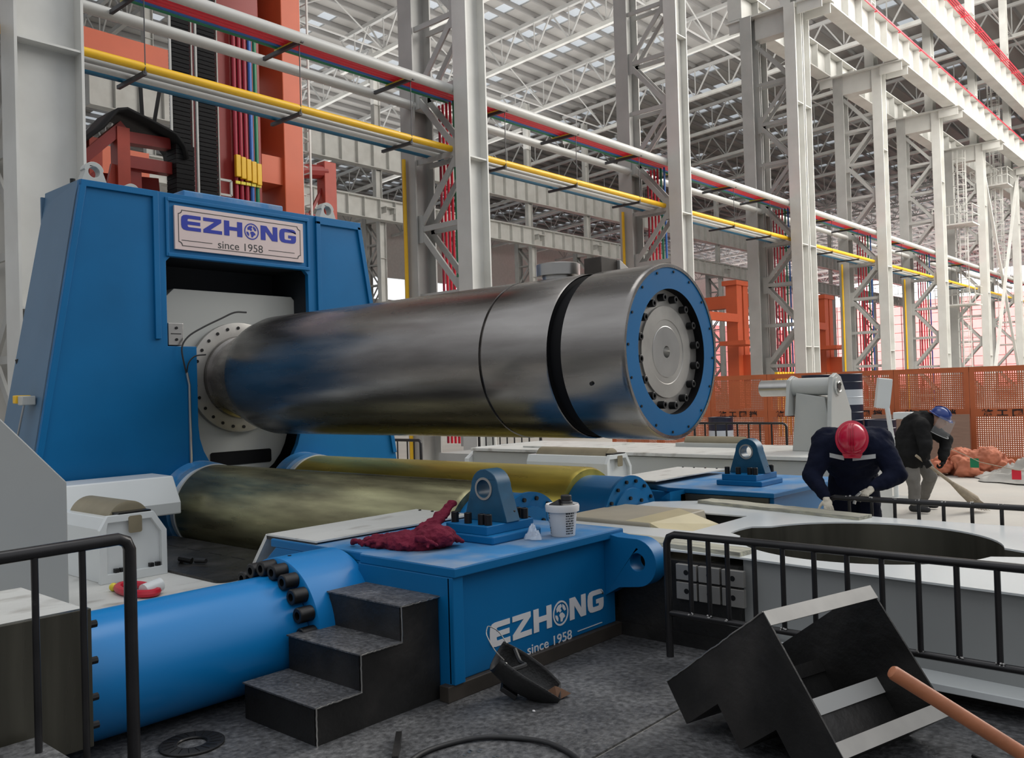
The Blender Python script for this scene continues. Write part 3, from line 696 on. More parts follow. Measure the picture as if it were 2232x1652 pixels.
ecover = build('recessed_cover', MB().lathe((XE - .085, YR, ZR), (1, 0, 0), [(0, .52), (.001, .385)], 72, cap=False).lathe((XE - .085, YR, ZR), (1, 0, 0), [(0, .385), (.02, .382), (.02, .27), (.016, .265), (.016, .05)], 72, cap=False), M['steel_dull'], rl_, smooth=20, label='recessed steel end cover with centre hole')
build('hub_disc', MB().lathe((XE - .068, YR, ZR), (1, 0, 0), [(0, .215), (.002, .21), (.002, .05)], 48, cap=False), M['steel_plain'], ecover, smooth=20)
build('centre_hole', MB().lathe((XE - .15, YR, ZR), (1, 0, 0), [(0, .01), (.04, .045), (.085, .05)], 24, cap=False), M['steel_plain'], ecover)
def socket_bolt(p, d, r, L, parent, name='socket_bolt'):
    d = Vector(d); p = Vector(p)
    return build(name, MB().lathe(p, d, [(0, r), (L - .1 * r, r), (L, r * .88), (L, r * .5), (L * .55, r * .5), (L * .55, 0.001)], 16, cap=False), M['bolt'], parent)
for i in range(16):
    a = math.radians(22.5 * i + 8)
    socket_bolt((XE - .084, YR + .452 * math.cos(a), ZR + .452 * math.sin(a)), (1, 0, 0), .032, .06, ecover)
    a2 = math.radians(22.5 * i - 4)
    build('set_screw', MB().cyl((XE - .01, YR + .665 * math.cos(a2), ZR + .665 * math.sin(a2)), (XE + .002, YR + .665 * math.cos(a2), ZR + .665 * math.sin(a2)), .011, 8), M['bolt'], er)
build('plug_hole', MB().cyl((-4.10, YR - .70, ZR - .25), (-4.10, YR - .672, ZR - .245), .016, 12), M['bolt'], rl_)
# parts on top of the roll
o = build('round_cap', MB().lathe((-5.02, YR + .10, 2.73), (0, 0, 1), [(0, .15), (.075, .15), (.08, .205), (.185, .207), (.19, .20)], 40), M['steel_plain'], label='round bright steel cap standing on top of the big roll', cat='cap', at=(-5.02, YR + .10, 2.73))
o = thing('lifting_block', (-4.62, 6.45, 2.72), 'dark steel block with tapered wing behind the round cap on the big roll', 'block')
build('block', MB().box(-4.72, -4.53, 6.42, 6.68, 2.72, 2.94), M['brown_steel'], o, bevel=.008)
build('wing', MB().prism([(6.68, 2.66), (6.68, 2.93), (6.74, 2.90), (7.05, 2.76), (7.05, 2.6)], 'x', -4.72, -4.5), M['steel_dull'], o, bevel=.004)

# ---------------------------------------------------------------- lower rolls
def low_roll(y, m, label):
    t = thing('lower_roll', (-7.4, y, .46), label, 'steel roll')
    build('roll_body', MB().lathe((-9.66, y, .46), (1, 0, 0), [(0, .44), (.02, .52), (4.42, .52), (4.46, .50), (4.46, .43)], 72, cap=False), mat_[m], t, smooth=50)
    build('white_collar', MB().lathe((-9.80, y, .46), (1, 0, 0), [(0, .50), (.14, .53)], 64), M['white_paint'], t, label='white collar')
    build('rear_bearing', MB().lathe((-10.0, y, .46), (1, 0, 0), [(0, .56), (.20, .545)], 64), M['blue_dusty'], t, label='blue bearing housing at the stand')
    d = build('bearing_drum', MB().lathe((-5.22, y, .46), (1, 0, 0), [(0, .44), (.49, .44), (.49, .44)], 64), M['blue'], t, label='blue bearing drum')
    c = build('bearing_cap', MB().lathe((-4.74, y, .46), (1, 0, 0), [(0, .456), (.03, .456), (.03, .34), (.05, .335), (.05, .001)], 64, cap=False), M['blue'], t, label='blue bearing cap with screws')
    for i in range(16):
        a = math.radians(22.5 * i + 11); build('screw', MB().cyl((-4.71, y + .405 * math.cos(a), .46 + .405 * math.sin(a)), (-4.69, y + .405 * math.cos(a), .46 + .405 * math.sin(a)), .018, 8), M['bolt'], c)
        if i % 2 == 0: build('screw', MB().cyl((-4.69, y + .25 * math.cos(a), .46 + .25 * math.sin(a)), (-4.67, y + .25 * math.cos(a), .46 + .25 * math.sin(a)), .018, 8), M['bolt'], c)
    return t
mat_ = M
low_roll(5.55, 'brass_front', 'greenish greased lower roll in front, running under the big roll')
low_roll(7.05, 'brass_rear', 'golden yellow lower roll at the back, running under the big roll')
# machine bed between the rolls
build('machine_bed', MB().box(-9.98, -4.75, 4.95, 7.65, -.01, .05), M['black_steel'], label='dark machine bed under the two lower rolls', cat='machine bed', at=(-7.4, 6.3, 0))

# ---------------------------------------------------------------- bearing block boxes with lifting eyes
def bolt_up(x, y, z, parent, r=.027, h=.075): return socket_bolt((x, y, z), (0, 0, 1), r, h, parent)
b1 = thing('bearing_block', (-4.5, 4.4, 0), 'blue bearing block in front with white company lettering on its side', 'machine block')
bx = [(-5.50, 0), (-3.60, 0), (-3.60, .72), (-5.42, .72), (-5.56, .60)]
build('body', MB().prism([(-5.6, .09), (-3.62, .09), (-3.62, .70), (-5.38, .70), (-5.6, .52)], 'y', 3.60, 5.18), M['blue'], b1, smooth=0, bevel=.008)
build('front_face', MB().prism([(-5.66, .02), (-3.60, .02), (-3.60, .70), (-5.38, .70), (-5.56, .56)], 'y', 3.55, 3.60).box(-4.42, -3.60, 3.515, 3.55, .02, .70), M['blue'], b1, smooth=0, bevel=.006)
build('top_plate', MB().prism([(-5.44, 3.55), (-4.42, 3.55), (-4.40, 3.515), (-3.56, 3.515), (-3.56, 5.22), (-5.44, 5.22)], 'z', .70, .754), M['blue'], b1, smooth=0, bevel=.006)
build('top_surface', MB().prism([(-5.435, 3.557), (-4.425, 3.557), (-4.405, 3.522), (-3.567, 3.522), (-3.567, 5.213), (-5.435, 5.213)], 'z', .7535, .756), M['blue_dusty'], b1, smooth=0, label='dusty blue top')
build('corner_post', MB().box(-3.62, -3.575, 3.515, 3.60, .09, .70), M['blue'], b1, smooth=0, bevel=.005)
build('skirt', MB().box(-3.66, -3.585, 3.47, 5.20, 0, .09), M['brown_steel'], b1, smooth=0, bevel=.004, label='bare brownish steel skirt')
ear = [(-3.62, .30), (-3.62, .74), (-3.50, .72)] + [(-3.36 + .165 * math.cos(math.radians(a)), .555 + .165 * math.sin(math.radians(a))) for a in range(84, -90, -12)] + [(-3.50, .37)]
build('hinge_ear', MB().prism(ear[::-1], 'y', 5.06, 5.20, [circ(-3.345, .56, .062, 24)]), M['blue'], b1, bevel=.006, label='blue hinge ear with round hole')
lg = Matrix.Translation((-3.6185, 3.857, .212))
wordmark('block', 1.178, .146, lg, M['logo_white'], b1)
text_mesh('since_1958', 'since 1958', .062, Matrix.Translation((-3.6185, 4.20, .088)), M['logo_white'], b1, width=.46, offset=.0005)
build('rule', MB().box(-3.6185, -3.616, 3.861, 4.045, .1195, .125), M['logo_white'], b1, smooth=0)
build('rule', MB().box(-3.6185, -3.616, 4.724, 5.008, .1195, .125), M['logo_white'], b1, smooth=0)
def lug_mount(x, y, z, label):
    t = thing('lifting_lug', (x, y, z), label, 'lifting lug')
    build('lower_pad', MB().box(x - .25, x + .25, y - .25, y + .25, z, z + .055), M['blue'], t, smooth=0, bevel=.01)
    build('upper_pad', MB().box(x - .19, x + .19, y - .24, y + .24, z + .055, z + .115), M['blue'], t, smooth=0, bevel=.005)
    cz = z + .345
    prof = [(x - .20, z + .115), (x - .125, cz)] + [(x + .125 * math.cos(math.radians(a)), cz + .125 * math.sin(math.radians(a))) for a in range(170, 9, -16)] + [(x + .125, cz), (x + .20, z + .115)]
    build('lug_plate', MB().prism(prof[::-1], 'y', y - .05, y + .09, [circ(x - .005, cz - .01, .062, 24)]), M['lug_teal_shaded'], t, bevel=.005)
    build('hole_rim', MB().lathe((x - .005, y - .056, cz - .01), (0, 1, 0), [(0, .062), (0, .078), (.012, .078), (.012, .062)], 28, cap=False), M['steel_dull'], t)
    for i, j in ((-1, -1), (-.2, -1), (.62, -1), (1.0, -1), (-1, 1), (1, 1), (.6, 1), (1.0, .3)):
        bolt_up(x + i * .155, y + j * .185, z + .115, t, .026, .072)
    return t
lug_mount(-4.13, 4.44, .756, 'blue lifting lug bolted on the front bearing block beside the maroon cloth')
lug_mount(-4.17, 8.45, .726, 'blue lifting lug bolted on the rear bearing block left of the red helmeted worker')
def cover(label, y0, y1, z, slant):
    t = thing('cover_plate', (-5.2, (y0 + y1) / 2, z), label, 'cover plate')
    build('plate', MB().prism([(-5.52, y0), (-4.93, y0), (-4.90, y1), (-5.55, y1)], 'z', z, z + .012), M['white_worn'], t, smooth=0)
    if slant:
        build('slanted_flap', MB().add([(-5.53, y0, z + .01), (-5.53, y1, z + .01), (-5.78, y1, z - .30), (-5.78, y0, z - .30), (-5.51, y0, z - .01), (-5.51, y1, z - .01), (-5.75, y1, z - .31), (-5.75, y0, z - .31)],
              [(0, 1, 2, 3), (7, 6, 5, 4), (0, 3, 7, 4), (1, 5, 6, 2), (3, 2, 6, 7), (0, 4, 5, 1)]), M['white_worn'], t, smooth=0)
        build('edge_strip', MB().box(-5.52, -4.93, y0, y0 + .012, z - .025, z), M['rubber'], t, smooth=0)
    for i in range(4): build('screw', MB().cyl((-5.45 + .15 * i, y1 - .05, z + .012), (-5.45 + .15 * i, y1 - .05, z + .02), .012, 8), M['bolt'], t)
    return t
cover('thin pale cover plate with slanted flap beside the maroon cloth on the front block', 3.57, 5.05, .768, True)
cover('thin pale cover plate at the rear bearing block', 7.85, 9.35, .768, False)
b2 = thing('bearing_block', (-4.3, 8.3, 0), 'blue bearing block at the rear, its dark steel face toward the white cradle', 'machine block')
build('body', MB().box(-5.4, -3.62, 7.82, 9.4, 0, .68), M['blue'], b2, smooth=0, bevel=.008)
build('top_plate', MB().prism([(-4.75, 7.78), (-3.60, 7.78), (-3.55, 9.45), (-5.40, 9.45), (-5.40, 8.2)], 'z', .68, .724), M['blue'], b2, smooth=0, bevel=.006)
build('top_surface', MB().prism([(-4.745, 7.787), (-3.607, 7.787), (-3.557, 9.443), (-5.39, 9.443), (-5.39, 8.205)], 'z', .7235, .726), M['blue_dusty'], b2, smooth=0, label='dusty blue top')
build('steel_face', MB().box(-4.62, -3.66, 7.79, 7.83, .40, .675), M['dark_face'], b2, smooth=0, label='dark machined face')
build('side_bracket', MB().prism([(-4.9, .30), (-4.72, .66), (-4.55, .68), (-4.55, .30)], 'y', 7.70, 7.80), M['blue'], b2, smooth=0, bevel=.006)
pts = [(-3.62, 7.86, .52), (-3.4, 7.88, .47), (-3.2, 7.93, .46), (-3.05, 8.0, .40)]
build('curved_arm', MB().tube(pts, [.04, .045, .04, .03], 8), M['blue_light'], b2, label='curved blue arm')
# saddle pieces between drums and blocks
build('saddle', MB().prism([(-4.72, .05), (-4.55, .05), (-4.55, .72), (-4.72, .62)], 'y', 7.5, 7.9), M['blue'], b2, smooth=0)

# ---------------------------------------------------------------- blue cylinder
cy = thing('hydraulic_cylinder', (-4.7, 2.4, .345), 'thick bright blue hydraulic cylinder with black flange bolts, lying beside the steps', 'cylinder')
CX, CZ = -4.70, .340
build('barrel', MB().lathe((CX, .9, CZ), (0, 1, 0), [(0, .326), (2.20, .326)], 72), M['blue_light'], cy)
fl = build('flange', MB().lathe((CX, 3.10, CZ), (0, 1, 0), [(0, .33), (0, .40), (.01, .425), (.44, .425)], 72, cap=False), M['blue_light'], cy)
for i in range(20):
    a = math.radians(18 * i + 4)
    socket_bolt((CX + .373 * math.cos(a), 3.10, CZ + .373 * math.sin(a)), (0, -1, 0), .047, .095, fl)
build('oil_port', MB().cyl((CX, 3.2, CZ + .415), (CX, 3.2, CZ + .428), .012, 10), M['bolt'], fl)

# ---------------------------------------------------------------- steps
def stair_profile(): return [(0, 0), (.86, 0), (.86, .585), (.58, .585), (.58, .39), (.29, .39), (.29, .195), (0, .195)]
st = thing('step_block', (-4.0, 2.65, 0), 'dark welded steel three tread steps standing upright against the blue block', 'steps')
for x0, x1 in ((-4.34, -4.33), (-3.70, -3.69)): sidep = build('side_plate', MB().prism([(2.645 + p[0], p[1]) for p in stair_profile()], 'x', x0, x1), M['black_steel'], st, smooth=0)
for k in range(3):
    build('riser', MB().box(-4.33, -3.70, 2.645 + .29 * k - .004, 2.645 + .29 * k + .006, .195 * k, .195 * (k + 1) - .006), M['black_steel'], st, smooth=0)
    build('tread', MB().box(-4.345, -3.685, 2.640 + .29 * k - .006, 2.645 + .29 * (k + 1), .195 * (k + 1) - .006, .195 * (k + 1) + .002), M['tread'], st, smooth=0, label='scuffed grey tread')
# weld beads
w = MB()
for k in range(3):
    pts = []
    for i in range(24): pts.append((-3.684 + random.uniform(-.0015, .0015), 2.645 + .29 * k + .29 * i / 23, .195 * (k + 1) - .004 + random.uniform(-.002, .002)))
    w.tube(pts, .004, 5)
    w.tube([(-3.684 + random.uniform(-.002, .002), 2.642 + .29 * k, .195 * k + .195 * i / 11) for i in range(12)], .004, 5)
build('weld_beads', w, M['steel_plain'], sidep)
# ---------------------------------------------------------------- front bed and left side
build('front_bed', MB().prism([(-9.9, 1), (-5.12, 1), (-5.12, 3.4), (-5.85, 3.4), (-5.85, 4.9), (-9.9, 4.9)], 'z', 0, .2), M['white_worn'], label='worn pale machine bed left of the blue cylinder', cat='machine bed', at=(-7.5, 2.8, 0), smooth=0, bevel=.01)
dp = build('deck_plate', MB().rbox(-9.6, -6.78, 3.92, 4.96, .2, .222, .1), M['black_steel'], label='dark round cornered deck plate in front of the greenish lower roll', cat='deck plate', at=(-8.2, 4.4, .2), smooth=0)
for i in range(5): build('slot', MB().box(-9.0 + i * .42, -8.76 + i * .42, 4.60, 4.612, .222, .2235), M['groove'], dp, smooth=0)
t = thing('grey_side_plate', (-7.0, 2.2, .2), 'big grey painted plate with sloping top at the far left', 'machine panel')
build('plate', MB().prism([(1.0, .2), (2.75, .2), (2.75, 1.17), (2.30, 1.67), (1.85, 2.12), (1.0, 2.4)], 'x', -7.02, -6.9), M['grey_paint_d'], t, smooth=0, bevel=.01)
build('box', MB().prism([(1.0, .2), (2.68, .2), (2.68, 1.12), (1.8, 2.0), (1.0, 2.2)], 'x', -7.6, -7.02), M['grey_paint'], t, smooth=0)
build('bed_beam', MB().prism([(-9.93, .50), (-9.28, .50), (-9.28, .63), (-9.45, .915), (-9.93, .925)], 'y', 2.9, 4.92), M['white_paint'], label='white sloping beam at the foot of the blue roll stand', cat='beam', at=(-9.6, 3.9, .5), smooth=0, bevel=.015)
def roller_box(x0, x1, y0, y1, z0, z1, label, rl, r=.19, face=1):
    t = thing('roller_support', ((x0 + x1) / 2, (y0 + y1) / 2, z0), label, 'roller support')
    c = .12; ym = (y0 + y1) / 2
    prof = [(y0, z0), (y1, z0), (y1, z1 - c * 1.5), (y1 - c, z1), (y0 + c * .6, z1), (y0, z1 - c)]
    build('housing', MB().prism([(y0 + .03, z0), (y1 - .03, z0), (y1 - .03, z1 - c * 1.6), (y1 - c, z1 - .02), (y0 + c * .6, z1 - .02), (y0 + .03, z1 - c)], 'x', x0, x1 - .05), M['white_paint'], t, smooth=0, bevel=.006)
    build('end_frame', MB().prism(prof, 'x', x1 - .05, x1, [[(y0 + .06, z0 + .08), (y1 - .05, z0 + .08), (y1 - .05, z1 - c * 1.6), (y1 - c - .02, z1 - .06), (y0 + c * .6, z1 - .06), (y0 + .06, z1 - c)]]), M['white_paint'], t, smooth=0, bevel=.004)
    for i, q in enumerate((.22, .30, .74, .84)): build('anchor_bolt', MB().box(x1 - .05, x1 - .01, y0 + (y1 - y0) * q, y0 + (y1 - y0) * q + .035, z0 + .08, z0 + .115), M['bolt'], t, smooth=0)
    ro = build('roller', MB().lathe((x0 + .06, ym + .02, z1 - .09), (1, 0, 0), [(0, r - .02), (.02, r), (x1 - x0 - .20, r), (x1 - x0 - .19, r - .03)], 40), M['tan_roll'], t)
    build('axle_block', MB().box(x1 - .14, x1 - .01, ym - .13, ym + .16, z1 - .02, z1 + .015), M['bolt'], t, smooth=0)
    build('axle_end', MB().rbox(ym - .05, ym + .06, z1 - .15, z1 - .02, x1, x1 + .004, .015) if 0 else MB().prism(rrect(ym - .05, ym + .07, z1 - .17, z1 - .02, .02), 'x', x1, x1 + .006), M['tan_roll'], t, smooth=0)
    return t
roller_box(-8.66, -7.63, 3.30, 3.90, .2, .78, 'white roller support with tan roller in front of the deck plate at left', 1)
roller_box(-8.42, -6.95, 9.85, 10.45, 0, .84, 'white roller support with tan roller seen between the golden roll and rear bed', 1, r=.17)
rb = thing('rear_bed', (-7, 12, 0), 'long white machine bed behind the rolls, running to the red helmeted worker', 'machine bed')
bp_ = lambda e: [(-10.6, 11.0 - e), (-3.75 + e, 11.0 - e), (-3.75 + e, 11.55), (-4.35, 11.55), (-4.35, 13.0), (-10.6, 13.0)]
build('body', MB().prism(bp_(0), 'z', 0, .74), M['grey_paint'], rb, smooth=0, bevel=.01)
build('top_slab', MB().prism(bp_(.05), 'z', .75, .80), M['white_worn'], rb, smooth=0, bevel=.006)
build('top_plate', MB().box(-9.7, -8.3, 11.3, 12.6, .80, .83), M['white_worn'], rb, smooth=0)
build('end_plate', MB().prism([(10.9, .0), (10.9, .62), (11.2, .80), (13, .80), (13, 0)], 'x', -10.7, -10.6), M['white_paint'], rb, smooth=0)
t = thing('roller', (-5.5, 12.5, .8), 'tan roller on the rear bed just below the roll end face', 'roller')
build('drum', MB().lathe((-7.2, 12.45, .86), (1, 0, 0), [(0, .10), (1.0, .10)], 24), M['tan_roll'], t)
build('cradle', MB().box(-7.3, -6.1, 12.25, 12.65, .80, .86), M['grey_paint'], t, smooth=0)
# steel-faced block on the far left, in front of the cylinder
t = thing('ribbed_steel_block', (-4.6, 1.0, 0), 'dark greenish steel block behind the near left handrail, cutting off the blue cylinder', 'machine block')
build('face_plate', MB().box(-4.24, -4.2, -.4, 1.77, .16, .80), M['dark_face'], t, smooth=0, bevel=.003)
build('top', MB().box(-5.0, -4.24, -.4, 1.75, .72, .80), M['white_worn'], t, smooth=0)
for z in (.72, .55, .38, .25): build('bolt', MB().cyl((-4.22, 1.77, z), (-4.22, 1.80, z), .018, 8), M['bolt'], t)
t2 = build('low_step_plate', MB().box(-4.15, -3.6, .2, 1.50, 0, .30), M['steel_floor'], label='low dark steel step plate at the bottom left corner', cat='step', at=(-3.9, .9, 0), smooth=0, bevel=.005)
# white bearing ring hint and floor clutter on the front bed
t = thing('sling_hook_set', (-6.95, 3.35, .2), 'red webbing sling with white roll lying on the front bed', 'sling')
build('red_loop', MB().tube([(-7.05 + .26 * math.cos(a) * 1.0, 3.34 + .11 * math.sin(a), .235) for a in [math.radians(12 * i) for i in range(30)]], .032, 8, closed=True), M['shackle_red'], t)
build('white_roll', MB().cyl((-6.86, 3.30, .25), (-6.90, 3.46, .27), .055, 16), M['white_paint'], t)
build('end_fitting', MB().sphere((-7.30, 3.26, .235), .035), M['yellow_clip'], t)
t = thing('clamp', (-7.9, 4.15, .22), 'small black clamp lying beside the white roller support', 'clamp')
build('jaw', MB().tube([(-7.75, 4.2, .25), (-7.85, 4.14, .27), (-7.95, 4.20, .25)], .03, 8), M['bolt'], t)
build('handle', MB().tube([(-7.72, 4.22, .25), (-7.60, 4.26, .255)], .022, 8), M['rubber'], t)

# ---------------------------------------------------------------- white cradle (the lowered outboard stand)
ck = thing('roll_cradle', (-2.3, 6.3, 0), 'large white cradle lying behind the right handrail, with a big dark round bore', 'machine cradle')
ZT = .63
bore = []
for a in range(0, 360, 6):
    r = .86; x, y = -2.24 + r * math.cos(math.radians(a)), 6.28 + r * math.sin(math.radians(a))
    if 168 <= a <= 192: x -= .10
    if a <= 9 or a >= 351: x += .16
    bore.append((x, y))
pocket = [(-4.62, 6.0), (-3.46, 6.02), (-3.46, 6.95), (-4.62, 6.95)]
outl = [(-4.68, 5.26), (-2.7, 5.26), (-1.0, 5.12), (.2, 5.3), (.2, 7.3), (-1.0, 7.45), (-2.5, 7.42), (-4.28, 7.70), (-4.68, 7.4)]
build('top_face', MB().prism(outl, 'z', ZT - .012, ZT, [bore, pocket]), M['white_paint'], ck, smooth=20, label='glossy white top with bore')
build('bore_wall', MB().add([(p[0], p[1], z) for z in (ZT - .012, .02) for p in bore], [(i, (i + 1) % len(bore), len(bore) + (i + 1) % len(bore), len(bore) + i) for i in range(len(bore))]).add([(p[0], p[1], .02) for p in bore], [tuple(range(len(bore)))]), M['dark_face'], ck, smooth=40, label='dark bore')
sb = MB()
inn = [(-2.68, 5.30), (-1.0, 5.17), (.15, 5.35)]
sb.add([(p[0], p[1], z) for z in (.12, ZT - .012) for p in inn], [(0, 1, 4, 3), (1, 2, 5, 4)])
build('side_wall', sb, M['grey_paint_d'], ck, smooth=0, label='grey side wall')
build('end_wall', MB().box(.10, .15, 5.35, 7.3, 0, ZT - .012), M['grey_paint_d'], ck, smooth=0)
build('far_wall', MB().box(-4.6, .15, 7.3, 7.34, 0, ZT - .06), M['grey_paint_d'], ck, smooth=0)
build('bottom_flange', MB().prism([(-2.7, 5.25), (-2.7, 5.02), (-1.0, 4.98), (.2, 5.1), (.2, 5.4), (-1, 5.25)], 'z', .09, .13), M['white_paint'], ck, smooth=0, bevel=.004)
build('under_block', MB().box(-4.4, .1, 5.2, 7.2, 0, .09).box(-3.62, -2.68, 5.22, 5.6, .0, ZT - .06), M['black_steel'], ck, smooth=0)
build('beige_insert', MB().prism([(-4.74, .44), (-3.80, .44), (-3.86, .66), (-4.74, .66)], 'y', 6.03, 6.93), M['beige'], ck, smooth=0, bevel=.008, label='beige insert in the pocket')
build('grease_wedge', MB().add([(-4.1, 6.04, .661), (-3.86, 6.04, .661), (-3.62, 6.04, .56), (-4.1, 6.9, .661), (-3.86, 6.7, .661), (-3.68, 6.85, .56), (-4.1, 6.04, .45), (-3.62, 6.04, .45), (-3.68, 6.85, .45), (-4.1, 6.9, .45)],
      [(0, 1, 4, 3), (1, 2, 5, 4), (0, 6, 7, 2, 1), (2, 7, 8, 5), (3, 4, 5, 8, 9)]), M['grease'], ck, smooth=0)
for i in range(3):
    for z0, z1 in ((.45, .555), (.32, .435)):
        x = -3.12 + i * .17
        br = build('bracket_plate', MB().box(x, x + .155, 5.185, 5.22, z0, z1), M['steel_dull'], ck, smooth=0, bevel=.003)
        build('bolt_hole', MB().cyl((x + .078, 5.183, (z0 + z1) / 2), (x + .078, 5.186, (z0 + z1) / 2), .018, 12), M['bolt'], br)
def plank(x0, y0, x1, y1, w, label):
    d = Vector((x1 - x0, y1 - y0, 0)); L = d.length; n = Vector((-d.y, d.x, 0)) / L; b = MB(); N = 16; vs = []
    for i in range(N + 1):
        p = Vector((x0, y0, ZT)) + d * i / N
        for s in (-1, 1):
            q = p + n * (w / 2 * s) + d.normalized() * random.uniform(-.01, .01) + n * random.uniform(-.004, .004)
            vs += [q, q + Vector((0, 0, .03 + random.uniform(-.003, .003)))]
    fs = [(0, 1, 3, 2), (4 * N, 4 * N + 2, 4 * N + 3, 4 * N + 1)]
    for i in range(N):
        a = 4 * i; c = a + 4; fs += [(a, a + 2, c + 2, c), (a + 1, c + 1, c + 3, a + 3), (a, c, c + 1, a + 1), (a + 2, a + 3, c + 3, c + 2)]
    b.add(vs, fs)
    return build('plank', b, M['wood'], label=label, cat='plank', at=(x0, y0, ZT), smooth=0)
plank(-4.55, 5.52, -2.68, 5.36, .19, 'weathered splintered plank on the near edge of the white cradle')
plank(-4.22, 7.58, -2.58, 7.26, .20, 'grey splintered plank on the far edge of the white cradle, by the worker')

# ---------------------------------------------------------------- handrails
def rail(x0, x1, y, z, zl, posts, label, ends=(True, True), r=.024, rp=.015, weld=True, zb=0):
    t = thing('handrail', (x0, y, zb), label, 'handrail')
    c = .06
    pts = []
    if ends[0]: pts += [(x0, y, zb), (x0, y, z - c), (x0 + c * .3, y, z - c * .3), (x0 + c, y, z)]
    else: pts += [(x0, y, z)]
    pts += [(x1 - c, y, z)] + ([(x1 - c * .3, y, z - c * .3), (x1, y, z - c), (x1, y, zb)] if ends[1] else [])
    build('top_rail', MB().tube(pts, r, 12), M['rail_black'], t, smooth=60)
    if zl: build('bottom_rail', MB().tube([(x0, y, zl), (x1, y, zl)], r * .85, 10), M['rail_black'], t, smooth=60)
    for x in posts:
        p = build('baluster', MB().tube([(x, y, zl or zb), (x, y, z - r * .5)], rp, 8), M['rail_black'], t, smooth=60)
        if weld:
            w = MB()
            for k in range(6): w.sphere((x + random.uniform(-.02, .02), y - rp * .9, (zl or z) + r * .7 + random.uniform(-.008, .008)), random.uniform(.004, .008), 6, 4)
            build('weld', w, M['steel_plain'], p)
    return t
px_ = [-2.87, -2.74, -2.61, -2.43, -2.25, -2.06, -1.87, -1.68, -1.49, -1.30, -1.11, -.92, -.73, -.54]
rail(-3.04, -.35, 4.95, .795, .285, px_, 'black pipe handrail in front of the white cradle on the right', rp=.016)
rail(-3.02, -.5, 7.62, .745, None, [-2.84, -2.65, -2.46, -2.27, -2.08, -1.87, -1.66, -1.45, -1.24, -1.03, -.82], 'black pipe handrail behind the white cradle, beside the bending worker', rp=.015, zb=0)
t = thing('handrail', (-3.95, 1.83, 0), 'thick black pipe handrail at the near left in front of the blue cylinder', 'handrail')
build('top_rail', MB().tube([(-3.95, 1.84, 0), (-3.95, 1.84, 1.09), (-3.95, 1.825, 1.125), (-3.95, 1.79, 1.14), (-3.97, 1.3, 1.13), (-4.0, .3, 1.12)], .028, 14), M['rail_black'], t, smooth=60)
for y in (1.635, 1.44, 1.24, 1.04): build('baluster', MB().tube([(-3.955, y, .0 if y > 1.5 else .3), (-3.96, y, 1.115)], .015, 10), M['rail_black'], t, smooth=60)
t = rail(-14.6, -13.0, 12.0, .83, None, [-14.3, -14.0, -13.7, -13.4, -13.2], 'grey handrail far behind, under the left part of the big roll', weld=False, r=.03)
rail(-7.6, -5.95, 13.4, 1.12, None, [-7.4, -7.2, -7.0, -6.8, -6.6, -6.4, -6.2], 'grey handrail behind the rear bed, in front of the single drum', weld=False, r=.02)
rail(-12.9, -11.2, 13.6, .95, .25, [-12.7, -12.5, -12.3, -12.1, -11.9, -11.7, -11.5], 'low handrail beyond the gap between roll stand and rear bed', weld=False, r=.03)
build('dark_platform', MB().box(-12.95, -10.9, 12.45, 13.5, 0, .55), M['grey_or_shaded_steel'], label='grey platform beyond the gap beside the roll stand', cat='platform', at=(-12, 13, 0), smooth=0)

# ---------------------------------------------------------------- tipped step unit and pole
A = Vector((-1.823, 3.783, .706)); r_, t_, w_ = .2707, .2262, .816
RT = Matrix(((-0.77467, -0.57785, 0.25685), (0.20591, 0.15353, 0.96645), (-0.5979, 0.80157, 0.00005))).to_4x4(); RT = Matrix.Translation(A) @ RT
tp = thing('tipped_step_unit', tuple(A), 'black steel step unit tipped on its side in the right foreground', 'steps')
prof = [(0, 0), (3 * r_, 0), (3 * r_, -t_), (2 * r_, -t_), (2 * r_, -2 * t_), (r_, -2 * t_), (r_, -3 * t_), (0, -3 * t_)]
for za, zb in ((0, .010), (w_ - .010, w_)):
    b = MB(); b.T = RT; b.prism(prof, 'z', za, zb); build('side_plate', b, M['black_steel'], tp, smooth=0)
for k in range(3):
    b = MB(); b.T = RT; b.box(r_ * (3 - k) - .006, r_ * (3 - k), -t_ * (k + 1), -t_ * k, .01, w_ - .01); build('tread', b, M['black_steel'], tp, smooth=0)
    b = MB(); b.T = RT; b.box(r_ * (2 - k), r_ * (3 - k), -t_ * (k + 1), -t_ * (k + 1) + .006, .01, w_ - .01); build('riser', b, M['black_steel'], tp, smooth=0)
for (x, y, lab) in ((.0, -.0, 'bare steel edge bar'), (.0, -3 * t_ + .07, 'bare steel edge bar')):
    b = MB(); b.T = RT; b.box(x - .004, x + .004, y - .07, y, 0, w_); build('edge_bar', b, M['steel_dull'], tp, smooth=0, label=lab)
b = MB(); b.T = RT; b.box(r_ - .02, r_ - .012, -2 * t_ - .01, -2 * t_ + .07, .01, w_ - .01); build('inner_bar', b, M['grey_or_shaded_steel'], tp, smooth=0)
b = MB(); b.T = RT; b.box(2 * r_ - .02, 2 * r_ - .012, -t_ - .01, -t_ + .06, .01, w_ - .01); build('inner_bar', b, M['black_steel'], tp, smooth=0)
b = MB(); b.T = RT
b.tube([(3 * r_ * i / 26, random.uniform(-.003, .001), random.uniform(-.003, .001)) for i in range(27)], .0035, 5)
build('weld_bead', b, M['steel_plain'], tp)
ph = MB().lathe((-1.105, 3.308, .692), (.358, .319, -.321), [(0, .010), (.006, .022), (.016, .027), (1.17, .027)], 24)
build('wooden_pole', ph, M['handle'], label='reddish brown wooden pole leaning across the tipped step unit', cat='pole', at=(-1.105, 3.308, .692))

